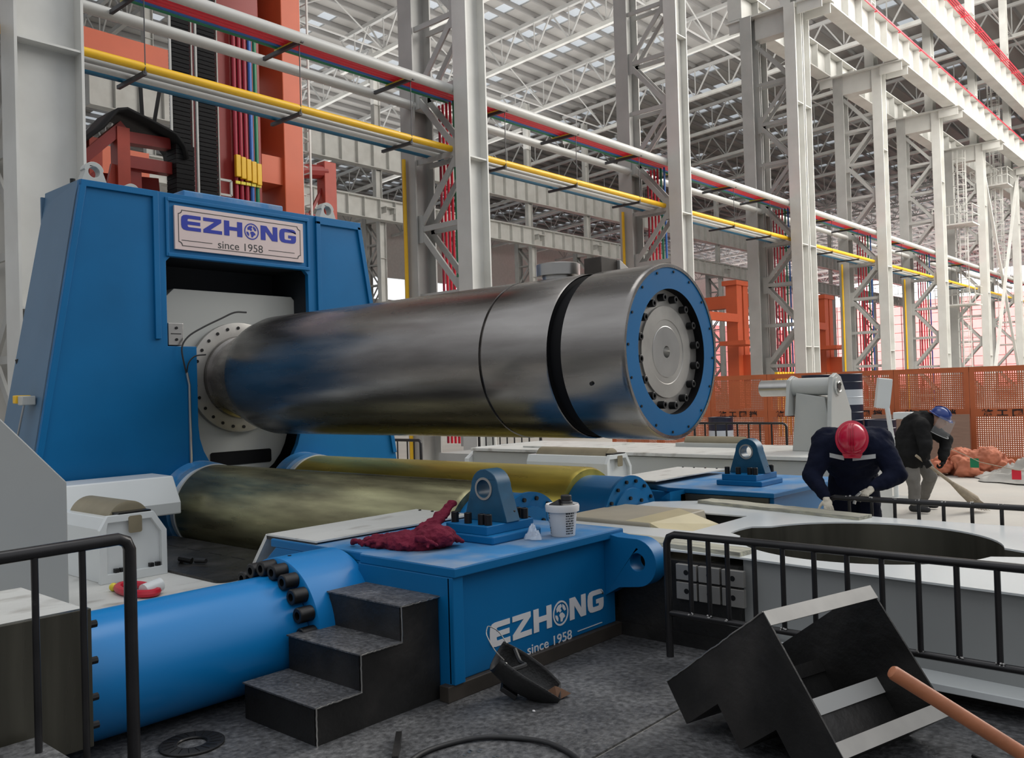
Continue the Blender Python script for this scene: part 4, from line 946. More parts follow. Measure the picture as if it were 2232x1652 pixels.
# ---------------------------------------------------------------- small things on the front block and floor
from mathutils import noise
def crumple(name, cx, cy, z0, rx, ry, h, m, label, cat, seed=0, peaks=(), n=56, fold=5, rot=0, sub=1, th=.004):
    vs = []; fs = []
    for j in range(n + 1):
        for i in range(n + 1):
            u = 2 * i / n - 1; v = 2 * j / n - 1
            k = max(abs(u), abs(v)); L = math.hypot(u, v) or 1; uu = u * k / L; vv = v * k / L      # square to disc
            a = math.atan2(vv, uu); edge = 1 + .25 * noise.noise(Vector((math.cos(a) * 2, math.sin(a) * 2, seed)))
            x = uu * rx * edge; y = vv * ry * edge
            q = Vector((x / rx * fold * .5 + seed, y / ry * fold * .35, seed * 1.7))
            w = q + Vector((noise.noise(q * .8), noise.noise(q * .8 + Vector((7, 3, 1))), 0)) * 1.3
            rg = 1 - abs(noise.noise(w)) * 2.2; rg2 = 1 - abs(noise.noise(w * 2.3 + Vector((3, 9, 2)))) * 2
            rr = math.hypot(uu, vv); fall = max(0, 1 - rr ** 3)
            z = h * fall * (.22 + .62 * max(0, rg) ** 1.5 + .22 * max(0, rg2))
            for (a1, b1, s1, hh) in peaks:
                z += hh * math.exp(-(((x - a1) ** 2 + (y - b1) ** 2) / s1 ** 2))
            x += .04 * rx * noise.noise(w * 1.7); y += .04 * ry * noise.noise(w * 1.9 + Vector((5, 5, 5)))
            c, s = math.cos(rot), math.sin(rot)
            vs.append((cx + x * c - y * s, cy + x * s + y * c, z0 + .002 + max(z, .0)))
    for j in range(n):
        for i in range(n): a = j * (n + 1) + i; fs.append((a, a + 1, a + n + 2, a + n + 1))
    b = MB().add(vs, fs)
    o = build(name, b, m, label=label, cat=cat, at=(cx, cy, z0), smooth=80)
    return o
bk = thing('bucket', (-3.70, 4.74, .756), 'small white printed bucket with black tools on the blue front block', 'bucket')
bx_, by_ = -3.73, 4.74
body = build('body', MB().lathe((bx_, by_, .757), (0, 0, 1), [(0, .080), (.004, .083), (.20, .102), (.20, .097), (.02, .078), (.02, .001)], 40, cap=False), M['bucket'], bk)
build('rim', MB().lathe((bx_, by_, .757), (0, 0, 1), [(.168, .102), (.168, .115), (.205, .118), (.218, .112), (.205, .098)], 40, cap=False), M['bucket'], bk)
pr = MB()
for row in range(9):
    z = .775 + row * .017
    a = -38
    while a < 0:
        da = random.choice((3, 5, 8)); r0 = .0842 + (z - .757) * .095
        a0, a1 = math.radians(a), math.radians(a + da)
        pr.add([(bx_ + r0 * math.cos(a0), by_ + r0 * math.sin(a0), z), (bx_ + r0 * math.cos(a1), by_ + r0 * math.sin(a1), z), (bx_ + (r0 + .0009) * math.cos(a1), by_ + (r0 + .0009) * math.sin(a1), z + .009), (bx_ + (r0 + .0009) * math.cos(a0), by_ + (r0 + .0009) * math.sin(a0), z + .009)], [(0, 1, 2, 3)])
        a += da + random.choice((1, 2, 4))
    for a in (-128, -122):
        a0, a1 = math.radians(a), math.radians(a + 4); r0 = .0842 + (z - .757) * .095
        if random.random() < .6: pr.add([(bx_ + r0 * math.cos(a0), by_ + r0 * math.sin(a0), z), (bx_ + r0 * math.cos(a1), by_ + r0 * math.sin(a1), z), (bx_ + (r0 + .001) * math.cos(a1), by_ + (r0 + .001) * math.sin(a1), z + .012), (bx_ + (r0 + .001) * math.cos(a0), by_ + (r0 + .001) * math.sin(a0), z + .012)], [(0, 1, 2, 3)])
build('printed_marks', pr, M['ink'], body, smooth=0)
build('bail_wire', MB().tube([(bx_ - .11 + .0 * i, by_ - .02 - .02 * math.sin(i * .6), .93 - .015 * i) for i in range(7)], .0015, 5), M['bolt'], bk)
jar = thing('black_jar', (bx_ + .02, by_ + .02, .78), 'black bottle with black cap standing inside the white bucket', 'bottle')
build('jar_body', MB().lathe((bx_ + .025, by_ + .02, .78), (0, 0, 1), [(0, .04), (.19, .042), (.21, .04), (.215, .036)], 24), M['ink'], jar)
build('label_band', MB().lathe((bx_ + .025, by_ + .02, .965), (0, 0, 1), [(0, .0425), (.012, .0427)], 24, cap=False), M['steel_dull'], jar)
build('cap', MB().lathe((bx_ + .02, by_ + .02, .998), (0, 0, 1), [(0, .037), (.03, .037), (.034, .034)], 24), M['rubber'], jar)
build('black_roll', MB().cyl((bx_ - .07, by_ - .02, .93), (bx_ + .0, by_ + .0, .965), .045, 18), M['rubber'], label='black rolled sleeve sticking out of the white bucket', cat='sleeve', at=(bx_ - .04, by_, .93))
bg_ = crumple('plastic_bag', -3.80, 4.50, .757, .07, .05, .07, M['clear'], 'crumpled clear plastic film beside the white bucket', 'plastic film', seed=8.1, n=18, fold=6, peaks=((.0, .0, .04, .04),))
# welding mask
wm = thing('welding_mask', (-3.3, 3.82, 0), 'black welding mask lying on the floor against the blue front block', 'welding mask')
ztop = Vector((-.194, -.186, .19)).normalized(); opn = Vector((.22, -.02, .95)); opn = (opn - ztop * opn.dot(ztop)).normalized(); lat = ztop.cross(-opn)
T = Matrix.Translation((-3.27, 3.80, .170)) @ basis(-opn, lat, ztop) @ Matrix.Scale(1.28, 4)
b = MB(); b.T = T; vs = []; N = 24; K = 14
for k in range(K + 1):
    t = k / K; zz = -.175 + .32 * t; rr = .120 * (1 - .35 * max(0, t - .6) ** 1.3 * 2) * (1 - .35 * (1 - t) ** 3)
    for i in range(N + 1):
        a = math.radians(-95 + 190 * i / N); vs.append((rr * math.cos(a) * 1.0 + (.03 if t < .3 else 0) * (0.3 - t), rr * math.sin(a) * .95, zz))
fs = []
for k in range(K):
    for i in range(N): a = k * (N + 1) + i; fs.append((a, a + 1, a + N + 2, a + N + 1))
fs.append(tuple(range(N, -1, -1)))
b.add(vs, fs)
o = build('shell', b, M['leather'], wm, smooth=60); sd = o.modifiers.new('thick', 'SOLIDIFY'); sd.thickness = .004
b = MB(); b.T = T; b.box(.112, .135, -.055, .055, -.02, .06); build('lens_frame', b, M['rubber'], wm, bevel=.004)
b = MB(); b.T = T; b.tube(smooth_path([(-.01, .085, .13), (-.03, .095, .19), (-.045, .05, .245), (-.05, 0, .255), (-.045, -.05, .245), (-.03, -.095, .19), (-.01, -.085, .13)]), .0025, 6); build('head_band', b, M['steel_dull'], wm)
b = MB(); b.T = T; b.tube(smooth_path([(.0, .10, .08), (-.02, .03, .03), (.01, -.04, .04), (.0, -.10, .08)]), .010, 6); build('inner_strap', b, M['rubber'], wm)
b = MB(); b.T = T; b.sphere((-.0, .088, .115), .009, 8, 6); build('knob', b, M['steel_plain'], wm)
build('leather_bib', MB().add([(-3.24, 3.83, .004), (-3.12, 3.87, .004), (-3.10, 3.97, .02), (-3.20, 3.99, .03), (-3.17, 3.91, .065)], [(0, 1, 4), (1, 2, 4), (2, 3, 4), (3, 0, 4), (0, 3, 2, 1)]), M['rust'], wm, smooth=0, label='brown leather bib')
# hose, disc, rod
pts = []
for i in range(41):
    a = math.radians(-60 + 300 * i / 40); pts.append((-2.76 + .42 * math.cos(a), 2.93 + .42 * math.sin(a), .014 + .002 * math.sin(i)))
build('rubber_hose', MB().tube(pts, .013, 8), M['rubber'], label='black rubber hose curling over the floor plate at the bottom edge', cat='hose', at=(-2.76, 2.93, 0), smooth=60)
b = MB(); vs = []; NN = 60
b.lathe((-4.23, 2.27, .004), (0, 0, 1), [(0, .16), (.006, .16), (.010, .15), (.010, .075), (.004, .07)], NN, cap=False)
fd = build('flap_disc', b, M['black_steel'], label='dark flanged disc lying on the floor between cylinder and steps', cat='disc', at=(-4.23, 2.27, 0))
for i in range(18):
    a = math.radians(20 * i); build('slit', MB().bar((-4.23 + .09 * math.cos(a), 2.27 + .09 * math.sin(a), .0145), (-4.23 + .145 * math.cos(a + .1), 2.27 + .145 * math.sin(a + .1), .0145), .004, .002), M['groove'], fd, smooth=0)
build('floor_bar', MB().bar((-3.44, 2.97, .02), (-3.22, 2.75, .02), .03, .03), M['black_steel'], label='short dark bar on the floor right of the steps', cat='bar', at=(-3.4, 2.9, 0), smooth=0)
build('floor_bar', MB().tube([(-1.12, 4.42, .012), (-.8, 4.25, .012), (-.4, 4.1, .012)], .010, 8), M['bolt'], label='thin black rod on the floor under the wooden pole', cat='rod', at=(-1.1, 4.4, 0))
scr = MB()
for i in range(14):
    x, y = -2.95 + random.uniform(-.10, .10), 3.05 + random.uniform(-.05, .06); a = random.uniform(0, 3); scr.box(x, x + .02, y, y + .008, 0, .004)
build('foil_scraps', scr, M['steel_plain'], label='silvery foil scraps inside the hose loop', cat='scraps', kind='stuff', at=(-2.95, 3.05, 0), smooth=0)
for i, (x, y) in enumerate(((-3.12, 3.66),)):
    build('scrap', MB().sphere((x, y, .006), .012, 6, 4, (1, .6, .5)), M['bucket'], label='single white scrap on the floor near the welding mask', cat='scrap', at=(x, y, 0))

# ---------------------------------------------------------------- behind the machine
jb = thing('pivot_arm', (-4.9, 11.9, .8), 'grey pivot arm with bright steel roller, standing on the rear bed', 'machine arm')
build('column', MB().prism([(-5.21, .80), (-4.62, .80), (-4.72, 1.55), (-5.13, 1.62)], 'y', 11.9, 12.3), M['grey_paint'], jb, smooth=0, bevel=.01)
build('cheek', MB().prism([(11.7, .80), (12.5, .80), (12.5, 1.35), (12.15, 1.83), (12.0, 1.88), (11.85, 1.83), (11.78, 1.5)], 'x', -4.64, -4.58), M['grey_paint'], jb, smooth=0, bevel=.008)
build('cheek', MB().prism([(11.75, 1.3), (12.3, 1.3), (12.15, 1.83), (12.0, 1.86), (11.85, 1.8)], 'x', -5.24, -5.19), M['grey_paint'], jb, smooth=0, bevel=.008)
build('tube', MB().cyl((-5.25, 12.0, 1.70), (-4.56, 12.0, 1.70), .125, 32), M['grey_paint'], jb)
build('bore', MB().cyl((-4.57, 12.0, 1.70), (-4.55, 12.0, 1.70), .06, 20), M['bolt'], jb)
build('steel_roller', MB().cyl((-5.68, 12.0, 1.69), (-5.25, 12.0, 1.69), .118, 32), M['steel_plain'], jb)
for a in (20, 200): build('shackle', MB().tube([(-4.55, 12.0 + .07 * math.cos(math.radians(a + q)), 1.69 + .07 * math.sin(math.radians(a + q))) for q in range(0, 150, 30)], .012, 6), M['steel_plain'], jb)
def drum(x, y, z, label, group=None):
    t = thing('oil_drum', (x, y, z), label, 'drum', group)
    P = lambda a, b, r=.29: MB().lathe((x, y, z), (0, 0, 1), [(a, r), ((a + b) / 2 - .01, r), ((a + b) / 2, r + .008), ((a + b) / 2 + .01, r), (b, r)], 32)
    build('lower_shell', P(0, .30), M['drum_blue'], t); build('white_band', P(.30, .60), M['drum_white'], t, label='white band'); build('upper_shell', P(.60, .90), M['drum_blue'], t)
    build('rim', MB().lathe((x, y, z), (0, 0, 1), [(.895, .29), (.905, .30), (.915, .29), (.905, .28)], 32, cap=False), M['drum_blue'], t)
    return t
drum(-7.14, 17.6, 1.0, 'navy drum with white band, upper left of the drum stack'); drum(-6.52, 17.6, 1.0, 'navy drum with white band, upper right of the drum stack')
for x, l in ((-7.14, 'lower left'), (-6.52, 'lower middle'), (-5.9, 'lower right')): drum(x, 17.6, .09, 'navy drum with white band, %s of the drum stack' % l)
p = MB().box(-7.5, -5.55, 17.2, 18.0, .06, .085)
for x in (-7.4, -6.5, -5.65): p.box(x - .05, x + .05, 17.2, 18.0, 0, .06)
build('pallet', p, M['plywood'], label='low wooden pallet carrying the drum stack', cat='pallet', at=(-6.5, 17.6, 0), smooth=0)
drum(-10.07, 19.0, .09, 'single navy and white drum by the fence, right of the roll end')
build('pallet', MB().box(-10.5, -9.65, 18.6, 19.4, 0, .085), M['plywood'], label='wooden pallet under the single drum', cat='pallet', at=(-10.07, 19, 0), smooth=0)
# mesh fence
def fence(x0, x1, label, text=True):
    t = thing('mesh_fence', (x0, 20, 0), label, 'fence', None)
    y = 20.0; f = MB()
    for a, b, c, d in ((x0, x1, 1.88, 1.99), (x0, x1, .95, 1.13), (x0, x1, .03, .14)): f.box(a, b, y - .02, y + .02, c, d)
    for a in (x0, x1 - .10): f.box(a, a + .10, y - .022, y + .022, .03, 1.99)
    build('frame', f, M['fence_orange'], t, smooth=0)
    for a in (x0 + .05, x1 - .05): build('foot', MB().box(a - .04, a + .04, y - .3, y + .3, 0, .03), M['fence_orange'], t, smooth=0)
    for z0, z1, nm in ((1.13, 1.88, 'upper_mesh'), (.14, .95, 'lower_mesh')):
        w = MB(); n = int((x1 - x0 - .2) / .042)
        for i in range(n): xx = x0 + .1 + (i + .5) * .042; w.box(xx - .012, xx + .012, y - .003, y + .003, z0, z1)
        m = int((z1 - z0) / .042)
        for i in range(m): zz = z0 + (i + .5) * .042; w.box(x0 + .1, x1 - .1, y - .004, y + .004, zz - .012, zz + .012)
        build(nm, w, M['fence_orange'], t, smooth=0)
    if text:
        text_mesh('lettering', '\u65bd \u5de5 \u56f4 \u6321', .150, Matrix.Translation((x0 + (x1 - x0) * .14, y - .026, .962)) @ rt(math.radians(-90), 'Z'), M['text_black'], t, width=(x1 - x0) * .68, offset=.004)
    return t
fx = [-13.9, -12.37, -10.85, -9.33, -7.86, -6.38, -4.87, -3.35, -1.85]
fl_ = ['orange mesh fence panel hidden mostly behind the roll end', 'orange mesh fence panel left of the single drum', 'orange mesh fence panel behind the single drum', 'orange mesh fence panel behind the pivot arm',
       'orange mesh fence panel behind the drum stack', 'orange mesh fence panel behind the plywood board', 'orange mesh fence panel behind the orange tarpaulin heap', 'orange mesh fence panel beyond the right edge']
for i in range(8): fence(fx[i] + .004, fx[i + 1] - .004, fl_[i])
build('plywood_board', MB().box(-6.75, -4.80, 19.6, 19.65, 0, 1.02), M['plywood'], label='brown plywood board leaning against the fence behind the sweeping worker', cat='board', at=(-5.8, 19.6, 0), smooth=0)
# control pendant stand
cs = thing('control_stand', (-4.2, 13.6, 0), 'white control box on a bent arm between the two workers', 'control stand')
b = MB(); b.T = Matrix.Translation((-4.50, 13.6, 1.56)) @ rt(math.radians(8), 'Y') @ rt(math.radians(35), 'Z'); b.box(-.10, .10, -.06, .06, -.22, .23)
bxo = build('control_box', b, M['white_paint'], cs, smooth=0, bevel=.01)
b = MB(); b.T = Matrix.Translation((-4.50, 13.6, 1.56)) @ rt(math.radians(8), 'Y') @ rt(math.radians(35), 'Z'); b.box(.101, .105, -.045, .045, -.16, .17); build('screen_panel', b, M['grey_paint'], bxo, smooth=0)
build('arm', MB().tube([(-4.45, 13.6, 1.34), (-4.42, 13.6, 1.1), (-4.38, 13.6, .8), (-4.36, 13.6, .02)], .035, 10), M['white_paint'], cs)
build('foot', MB().cyl((-4.36, 13.6, 0), (-4.36, 13.6, .02), .18, 20), M['grey_paint'], cs)
build('tray', MB().box(-4.34, -4.08, 13.5, 13.75, 1.18, 1.28), M['white_paint'], cs, smooth=0, bevel=.01)
# heaps

crumple('dust_sheet', -3.05, 16.9, 0, 1.0, .75, .28, M['tarp_grey'], 'grey crumpled sheet in front of the orange tarpaulin at the right edge', 'sheet', seed=1.2, fold=4, peaks=((.2, .1, .45, .52),))
crumple('dust_sheet', -8.6, 16.2, 0, .9, .5, .3, M['tarp_grey'], 'pale bundled sheets behind the rear bed near the single drum', 'sheet', seed=9.2, fold=6, peaks=((.1, 0, .4, .28),))
build('floor_sheet', MB().box(-2.1, -.4, 9.6, 11.4, -.01, .012), M['grey_paint'], label='pale grey sheet lying on the floor beyond the rear handrail', cat='sheet', at=(-1.3, 10.5, 0), smooth=0)
ln = thing('flag_line', (-3.2, 14.2, 0), 'thin string with small coloured flags sagging low over the floor', 'flag line')
build('string', MB().tube([(-4.0, 14.6, .75), (-3.4, 14.4, .50), (-2.9, 14.2, .42), (-2.2, 14, .38), (-1.2, 13.8, .40)], .006, 5), M['straw'], ln)
for x, y, z, m in ((-3.55, 14.45, .55, 'pipe_green'), (-2.95, 14.22, .42, 'pipe_red'), (-2.35, 14.05, .39, 'pipe_grey'), (-2.0, 13.95, .38, 'yellow_clip')):
    build('flag', MB().box(x, x + .12, y, y + .004, z - .14, z), M[m], ln, smooth=0)
for i, p_ in enumerate(((-2.4, 8.9), (-2.0, 9.4))):
    build('cable', MB().tube([(p_[0], p_[1], .008), (p_[0] + .3, p_[1] - .1, .008), (p_[0] + .6, p_[1] + .1, .008), (p_[0] + .9, p_[1] - .15, .008)], .006, 6), M['rubber'], label=('thin dark cable on the floor right of the bending worker', 'second thin cable on the floor behind the rear handrail')[i], cat='cable', at=(p_[0], p_[1], 0))

# ---------------------------------------------------------------- red press and cranes behind the roll stand
pr_ = thing('red_press', (-19.5, 12.3, 0), 'tall dark red press column with vertical pipes rising behind the blue roll stand', 'press column')
build('column', MB().box(-20.2, -19.0, 10.95, 12.42, 0, 19), M['red_crane'], pr_, smooth=0, bevel=.03)
build('right_column', MB().box(-20.2, -18.9, 13.02, 13.60, 0, 19), M['orange_crane'], pr_, smooth=0, bevel=.02, label='bright orange column face')
build('back_web', MB().box(-20.2, -20.0, 12.42, 13.02, 0, 6.0).box(-20.2, -20.0, 12.42, 13.02, 8.3, 9.3).box(-20.2, -20.0, 12.42, 13.02, 10.3, 19), M['red_crane'], pr_, smooth=0)
build('cross_beam', MB().box(-20.0, -19.0, 12.42, 13.02, 7.2, 7.9), M['orange_crane'], pr_, smooth=0)
build('side_rib', MB().box(-18.98, -18.8, 10.95, 11.12, 0, 8.4), M['red_crane'], pr_, smooth=0)
for i, m in enumerate(('pipe_crimson', 'pipe_crimson', 'pipe_crimson', 'pipe_blue', 'pipe_green')):
    y = 11.62 + .145 * i
    rp = build('riser', MB().cyl((-18.88, y, 0), (-18.88, y, 10.9), .048, 10), M[m], pr_, label=m.split('_')[1] + ' riser')
    build('yellow_block', MB().box(-18.86, -18.76, y - .062, y + .062, 7.15 - .03 * i, 7.68 - .03 * i), M['yellow'], rp, smooth=0, bevel=.01, label='yellow valve block')
    build('clamp', MB().box(-18.84, -18.80, y - .06, y + .06, 10.75, 10.85).box(-18.84, -18.80, y - .06, y + .06, 6.98, 7.05), M['yellow_clip'], rp, smooth=0)
lad = build('step_rungs', MB().bar((-18.6, 10.85, 6.6), (-18.6, 11.3, 6.6), .05, .05).bar((-18.6, 10.85, 6.95), (-18.6, 11.3, 6.95), .05, .05).bar((-18.6, 11.3, 6.6), (-18.6, 11.3, 6.95), .05, .05), M['white_steel'], pr_, smooth=0)
for k, (a, b, l) in enumerate(((9.80, 10.22, 'left one of the two tall black cable chains beside the red press'), (10.42, 10.86, 'right one of the two tall black cable chains beside the red press'))):
    t = thing('cable_chain', (-18.5, (a + b) / 2, 0), l, 'cable chain')
    lk = MB(); z = 0
    while z < 18: lk.box(-18.6, -18.42, a, b, z, z + .085); z += .1
    build('links', lk, M['chain'], t, smooth=0)
    build('guide', MB().box(-18.45, -18.40, a - .07, a - .03, 0, 18), M['white_steel'], t, smooth=0)
    build('guide', MB().box(-18.45, -18.40, b + .02, b + .05, 0, 18), M['steel_dull'], t, smooth=0)
# red trestle with sloping belt
X = -17.0
t = thing('red_trestle', (X, 7.9, 4), 'red steel trestle with black sloping belt behind the top of the roll stand', 'trestle')
def rb_(y0, z0, y1, z1, w=.16, d=.25, m='red_mid', nm='beam', x=X): return build(nm, MB().bar((x, y0, z0), (x, y1, z1), d, w), M[m], t, smooth=0)
rb_(7.92, 0, 7.92, 7.15, .30, nm='post'); rb_(7.28, 0, 7.40, 6.85, .22, nm='post'); rb_(6.85, 8.0, 6.85, 7.0, .14, nm='post')
rb_(6.7, 5.95, 7.95, 7.2, .20, m='red_crane'); rb_(6.7, 5.55, 7.4, 6.15, .12, m='red_crane'); rb_(7.9, 6.98, 8.9, 7.02, .22, m='red_crane'); rb_(7.9, 6.5, 8.95, 6.52, .24, m='red_crane')
rb_(7.5, 6.1, 8.95, 6.2, .45, m='red_crane', x=X - .6); rb_(7.05, 5.2, 7.35, 6.3, .08); rb_(7.35, 6.3, 7.6, 5.2, .08); rb_(7.6, 5.3, 7.85, 6.4, .08)
rb_(7.3, 5.35, 9.2, 5.4, .35, m='red_crane', x=X - .4); rb_(8.2, 5.0, 8.2, 6.4, .05, m='red_crane')
b = MB(); pr2 = [(6.55, 6.35), (7.0, 6.65), (7.4, 7.02), (7.7, 7.42), (7.9, 7.48), (8.4, 7.34), (8.9, 7.18), (9.1, 6.95), (9.15, 6.7)]
vs = [(x, p[0], p[1]) for x in (X - .5, X + .4) for p in pr2]; n_ = len(pr2); b.add(vs, [(i, i + 1, n_ + i + 1, n_ + i) for i in range(n_ - 1)])
o = build('black_belt', b, M['chain'], t, smooth=60); o.modifiers.new('t', 'SOLIDIFY').thickness = .06
lk = MB(); z = 5.3
while z < 6.9: lk.box(X - .1, X + .3, 8.92, 9.32, z, z + .09); z += .1
for i in range(8): a = math.radians(180 + 180 * i / 7); lk.box(X - .1, X + .3, 9.12 + .17 * math.cos(a) - .03, 9.12 + .17 * math.cos(a) + .03, 5.3 + .17 * math.sin(a) - .03, 5.3 + .17 * math.sin(a) + .03)
build('hanging_chain', lk, M['chain'], t, smooth=0)
for y0, dy in ((8.38, -.03), (8.62, .16)):
    h = build('hook_bar', MB().bar((X, y0, 7.4), (X, y0 + dy, 8.25), .06, .05).bar((X, y0 + dy, 8.25), (X, y0 + dy + (.2 if dy > 0 else -.22), 8.22), .05, .05), M['chain'], t, smooth=0)
build('motor', MB().cyl((X - .3, 7.12, 6.95), (X - .3, 7.12, 7.3), .14, 16).cyl((X - .3, 7.12, 7.3), (X - .3, 7.12, 7.6), .04, 10), M['grey_or_shaded_steel'], t)
w = MB()
for y in (8.3, 8.65): w.box(X - 1.6, X - 1.55, y, y + .28, 5.75, 6.1)
build('window_frames', w, M['white_steel'], t, smooth=0)
build('orange_girder', MB().box(-30.3, -29.7, 9, 17.4, 13.3, 14.4), M['orange_crane'], label='orange girder high on the left behind the pipes', cat='girder', at=(-30, 13, 13.3), smooth=0)
build('orange_screen', MB().box(-30.2, -30, 10.5, 15, 7.5, 10.6).box(-30.2, -30, 10.5, 10.8, 0, 7.5).box(-30.2, -30, 14.7, 15, 0, 7.5), M['orange_crane'], label='bright orange panel left behind the red trestle', cat='panel', at=(-30, 12.5, 7.5), smooth=0)
t = thing('red_gantry_arm', (-22, 16.2, 6), 'red bent arm of a machine right of the tall red press', 'machine arm')
build('post', MB().box(-22.2, -21.8, 16.45, 16.9, 0, 9), M['red_mid'], t, smooth=0, bevel=.02)
build('arm', MB().tube([(-22, 15.1, 8.3), (-22, 15.8, 8.6), (-22, 16.6, 8.7)], .22, 10), M['red_crane'], t)
for a, b_ in (((15.3, 8.3), (15.6, 7.3)), ((16.5, 8.2), (16.0, 7.3)), ((15.4, 7.3), (16.2, 7.3)), ((15.4, 7.3), (15.4, 6.6)), ((16.2, 7.3), (16.2, 6.6)), ((15.8, 7.3), (15.8, 6.6))):
    build('strut', MB().bar((-22, *a), (-22, *b_), .08, .08), M['red_crane'], t, smooth=0)
def far_press(y, label, h=9.2):
    t = thing('red_machine_tower', (-30, y, 0), label, 'machine tower')
    build('tower', MB().box(-31, -30.1, y - .9, y - .1, 0, h).box(-31, -30.1, y + .15, y + .9, 0, h), M['orange_crane'], t, smooth=0)
    build('slide', MB().box(-30.6, -30.3, y - .12, y + .17, 0, h), M['grey_or_shaded_steel'], t, smooth=0)
    build('head', MB().box(-31.2, -30, y - 1.1, y + 1.1, h, h + .35), M['orange_crane'], t, smooth=0)
    build('drive_box', MB().box(-30.1, -28.6, y - .2, y + 1.6, 2.2, 4.0), M['orange_crane'], t, smooth=0)
    build('platform', MB().box(-30, -28, y - 4, y - .9, 4.6, 4.9).box(-30.2, -29.9, y - 6, y - .9, 6.4, 7.0), M['orange_crane'], t, smooth=0)
    return t
far_press(60.8, 'orange red machine tower seen just right of the roll end'); far_press(77.5, 'orange red machine tower between the double and next laced columns')
for x, y, z, w, l in ((-40, 70, 8.5, 8, 'distant orange crane beam between the columns'),):
    build('crane_beam', MB().box(x, x + w, y, y + 1, z, z + 1.1), M['orange_crane'], label=l, cat='crane', at=(x, y, z), smooth=0)
b = MB()
for i in range(7): b.box(-12.6 + .0, -12.5, 27.6 + i * .2, 27.72 + i * .2, 1.85, 2.15).bar((-12.55, 27.66 + i * .2, 0), (-12.55, 27.66 + i * .2, 1.9), .03, .03)
build('yellow_valves', b, M['yellow'], label='row of yellow valve handles at the foot of the double column', cat='valves', kind='stuff', at=(-12.5, 24, 1.75), smooth=0)
# ---------------------------------------------------------------- people
def blob(name, parts, m, parent, vox=.016, sm=4, label=None, wr=0, wsize=.12):
    """one continuous surface grown round overlapping tapered limbs"""
    b = MB()
    for p in parts:
        if p[0] == 'e':
            _, c, rad, R = p; b.T = Matrix.Translation(Vector(c) - origin(parent) * 0) @ R; b.sphere((0, 0, 0), 1, 20, 12, rad); b.T = Matrix.Identity(4)
        else:
            p0, p1, r0, r1 = p; p0 = Vector(p0); p1 = Vector(p1); d = p1 - p0; L = d.length
            prof = [(-r0 * math.cos(t), r0 * math.sin(t)) for t in [math.pi / 2 * k / 5 for k in range(1, 6)]]
            prof += [(L + r1 * math.sin(t), r1 * math.cos(t)) for t in [math.pi / 2 * k / 5 for k in range(0, 5)]]
            b.lathe(p0, d, [(-r0, .0005)] + prof + [(L + r1, .0005)], 18)
    o = build(name, b, m, parent, label=label, smooth=180)
    rm = o.modifiers.new('remesh', 'REMESH'); rm.mode = 'VOXEL'; rm.voxel_size = vox; rm.use_smooth_shade = True
    s = o.modifiers.new('smooth', 'SMOOTH'); s.iterations = sm; s.factor = .6
    if wr:
        tx = bpy.data.textures.new(name + '_folds', 'CLOUDS'); tx.noise_scale = wsize; tx.noise_depth = 2
        d = o.modifiers.new('folds', 'DISPLACE'); d.texture = tx; d.strength = wr; d.mid_level = .5; d.texture_coords = 'LOCAL'
        s = o.modifiers.new('smooth2', 'SMOOTH'); s.iterations = 1
    return o
I4 = Matrix.Identity(4)
def hand(name, wrist, d, n, side, m, parent, curl=25, spread=5, curls=None, thumb=35):
    """palm, four unequal curled fingers and a thumb leaving the side of the palm"""
    d = Vector(d).normalized(); n = Vector(n); n = (n - d * n.dot(d)).normalized(); s = d.cross(n) * side; w = Vector(wrist)
    R = basis(s, d, n); P = [(w - d * .03, w + d * .02, .030, .030), ('e', w + d * .045, (.042, .052, .019), R)]
    for k, (off, L) in enumerate(((-.030, .074), (-.010, .084), (.011, .080), (.030, .062))):
        base = w + d * .085 + s * off; c = (curls[k] if curls else curl); a = math.radians(spread * (off / .03)); f = (d * math.cos(a) + s * math.sin(a))
        q = base; ang = 0
        for j, fr_ in enumerate((.44, .31, .25)):
            ang += math.radians(c * (.8, 1.1, .8)[j]); dr = f * math.cos(ang) + n * math.sin(ang); e = q + dr * (L * fr_)
            P.append((q, e, (.0105, .0098, .009)[j], (.0098, .009, .0082)[j])); q = e
    tb = w + d * .030 - s * .034; a = math.radians(thumb)
    td = (-s * math.sin(a + .35) + d * math.cos(a + .35) + n * .35).normalized(); e = tb + td * .038
    P.append((tb, e, .0145, .012)); t2 = (td + d * .35 + n * .35).normalized(); P.append((e, e + t2 * .03, .012, .0095))
    return blob(name, P, m, parent, vox=.0042, sm=2)
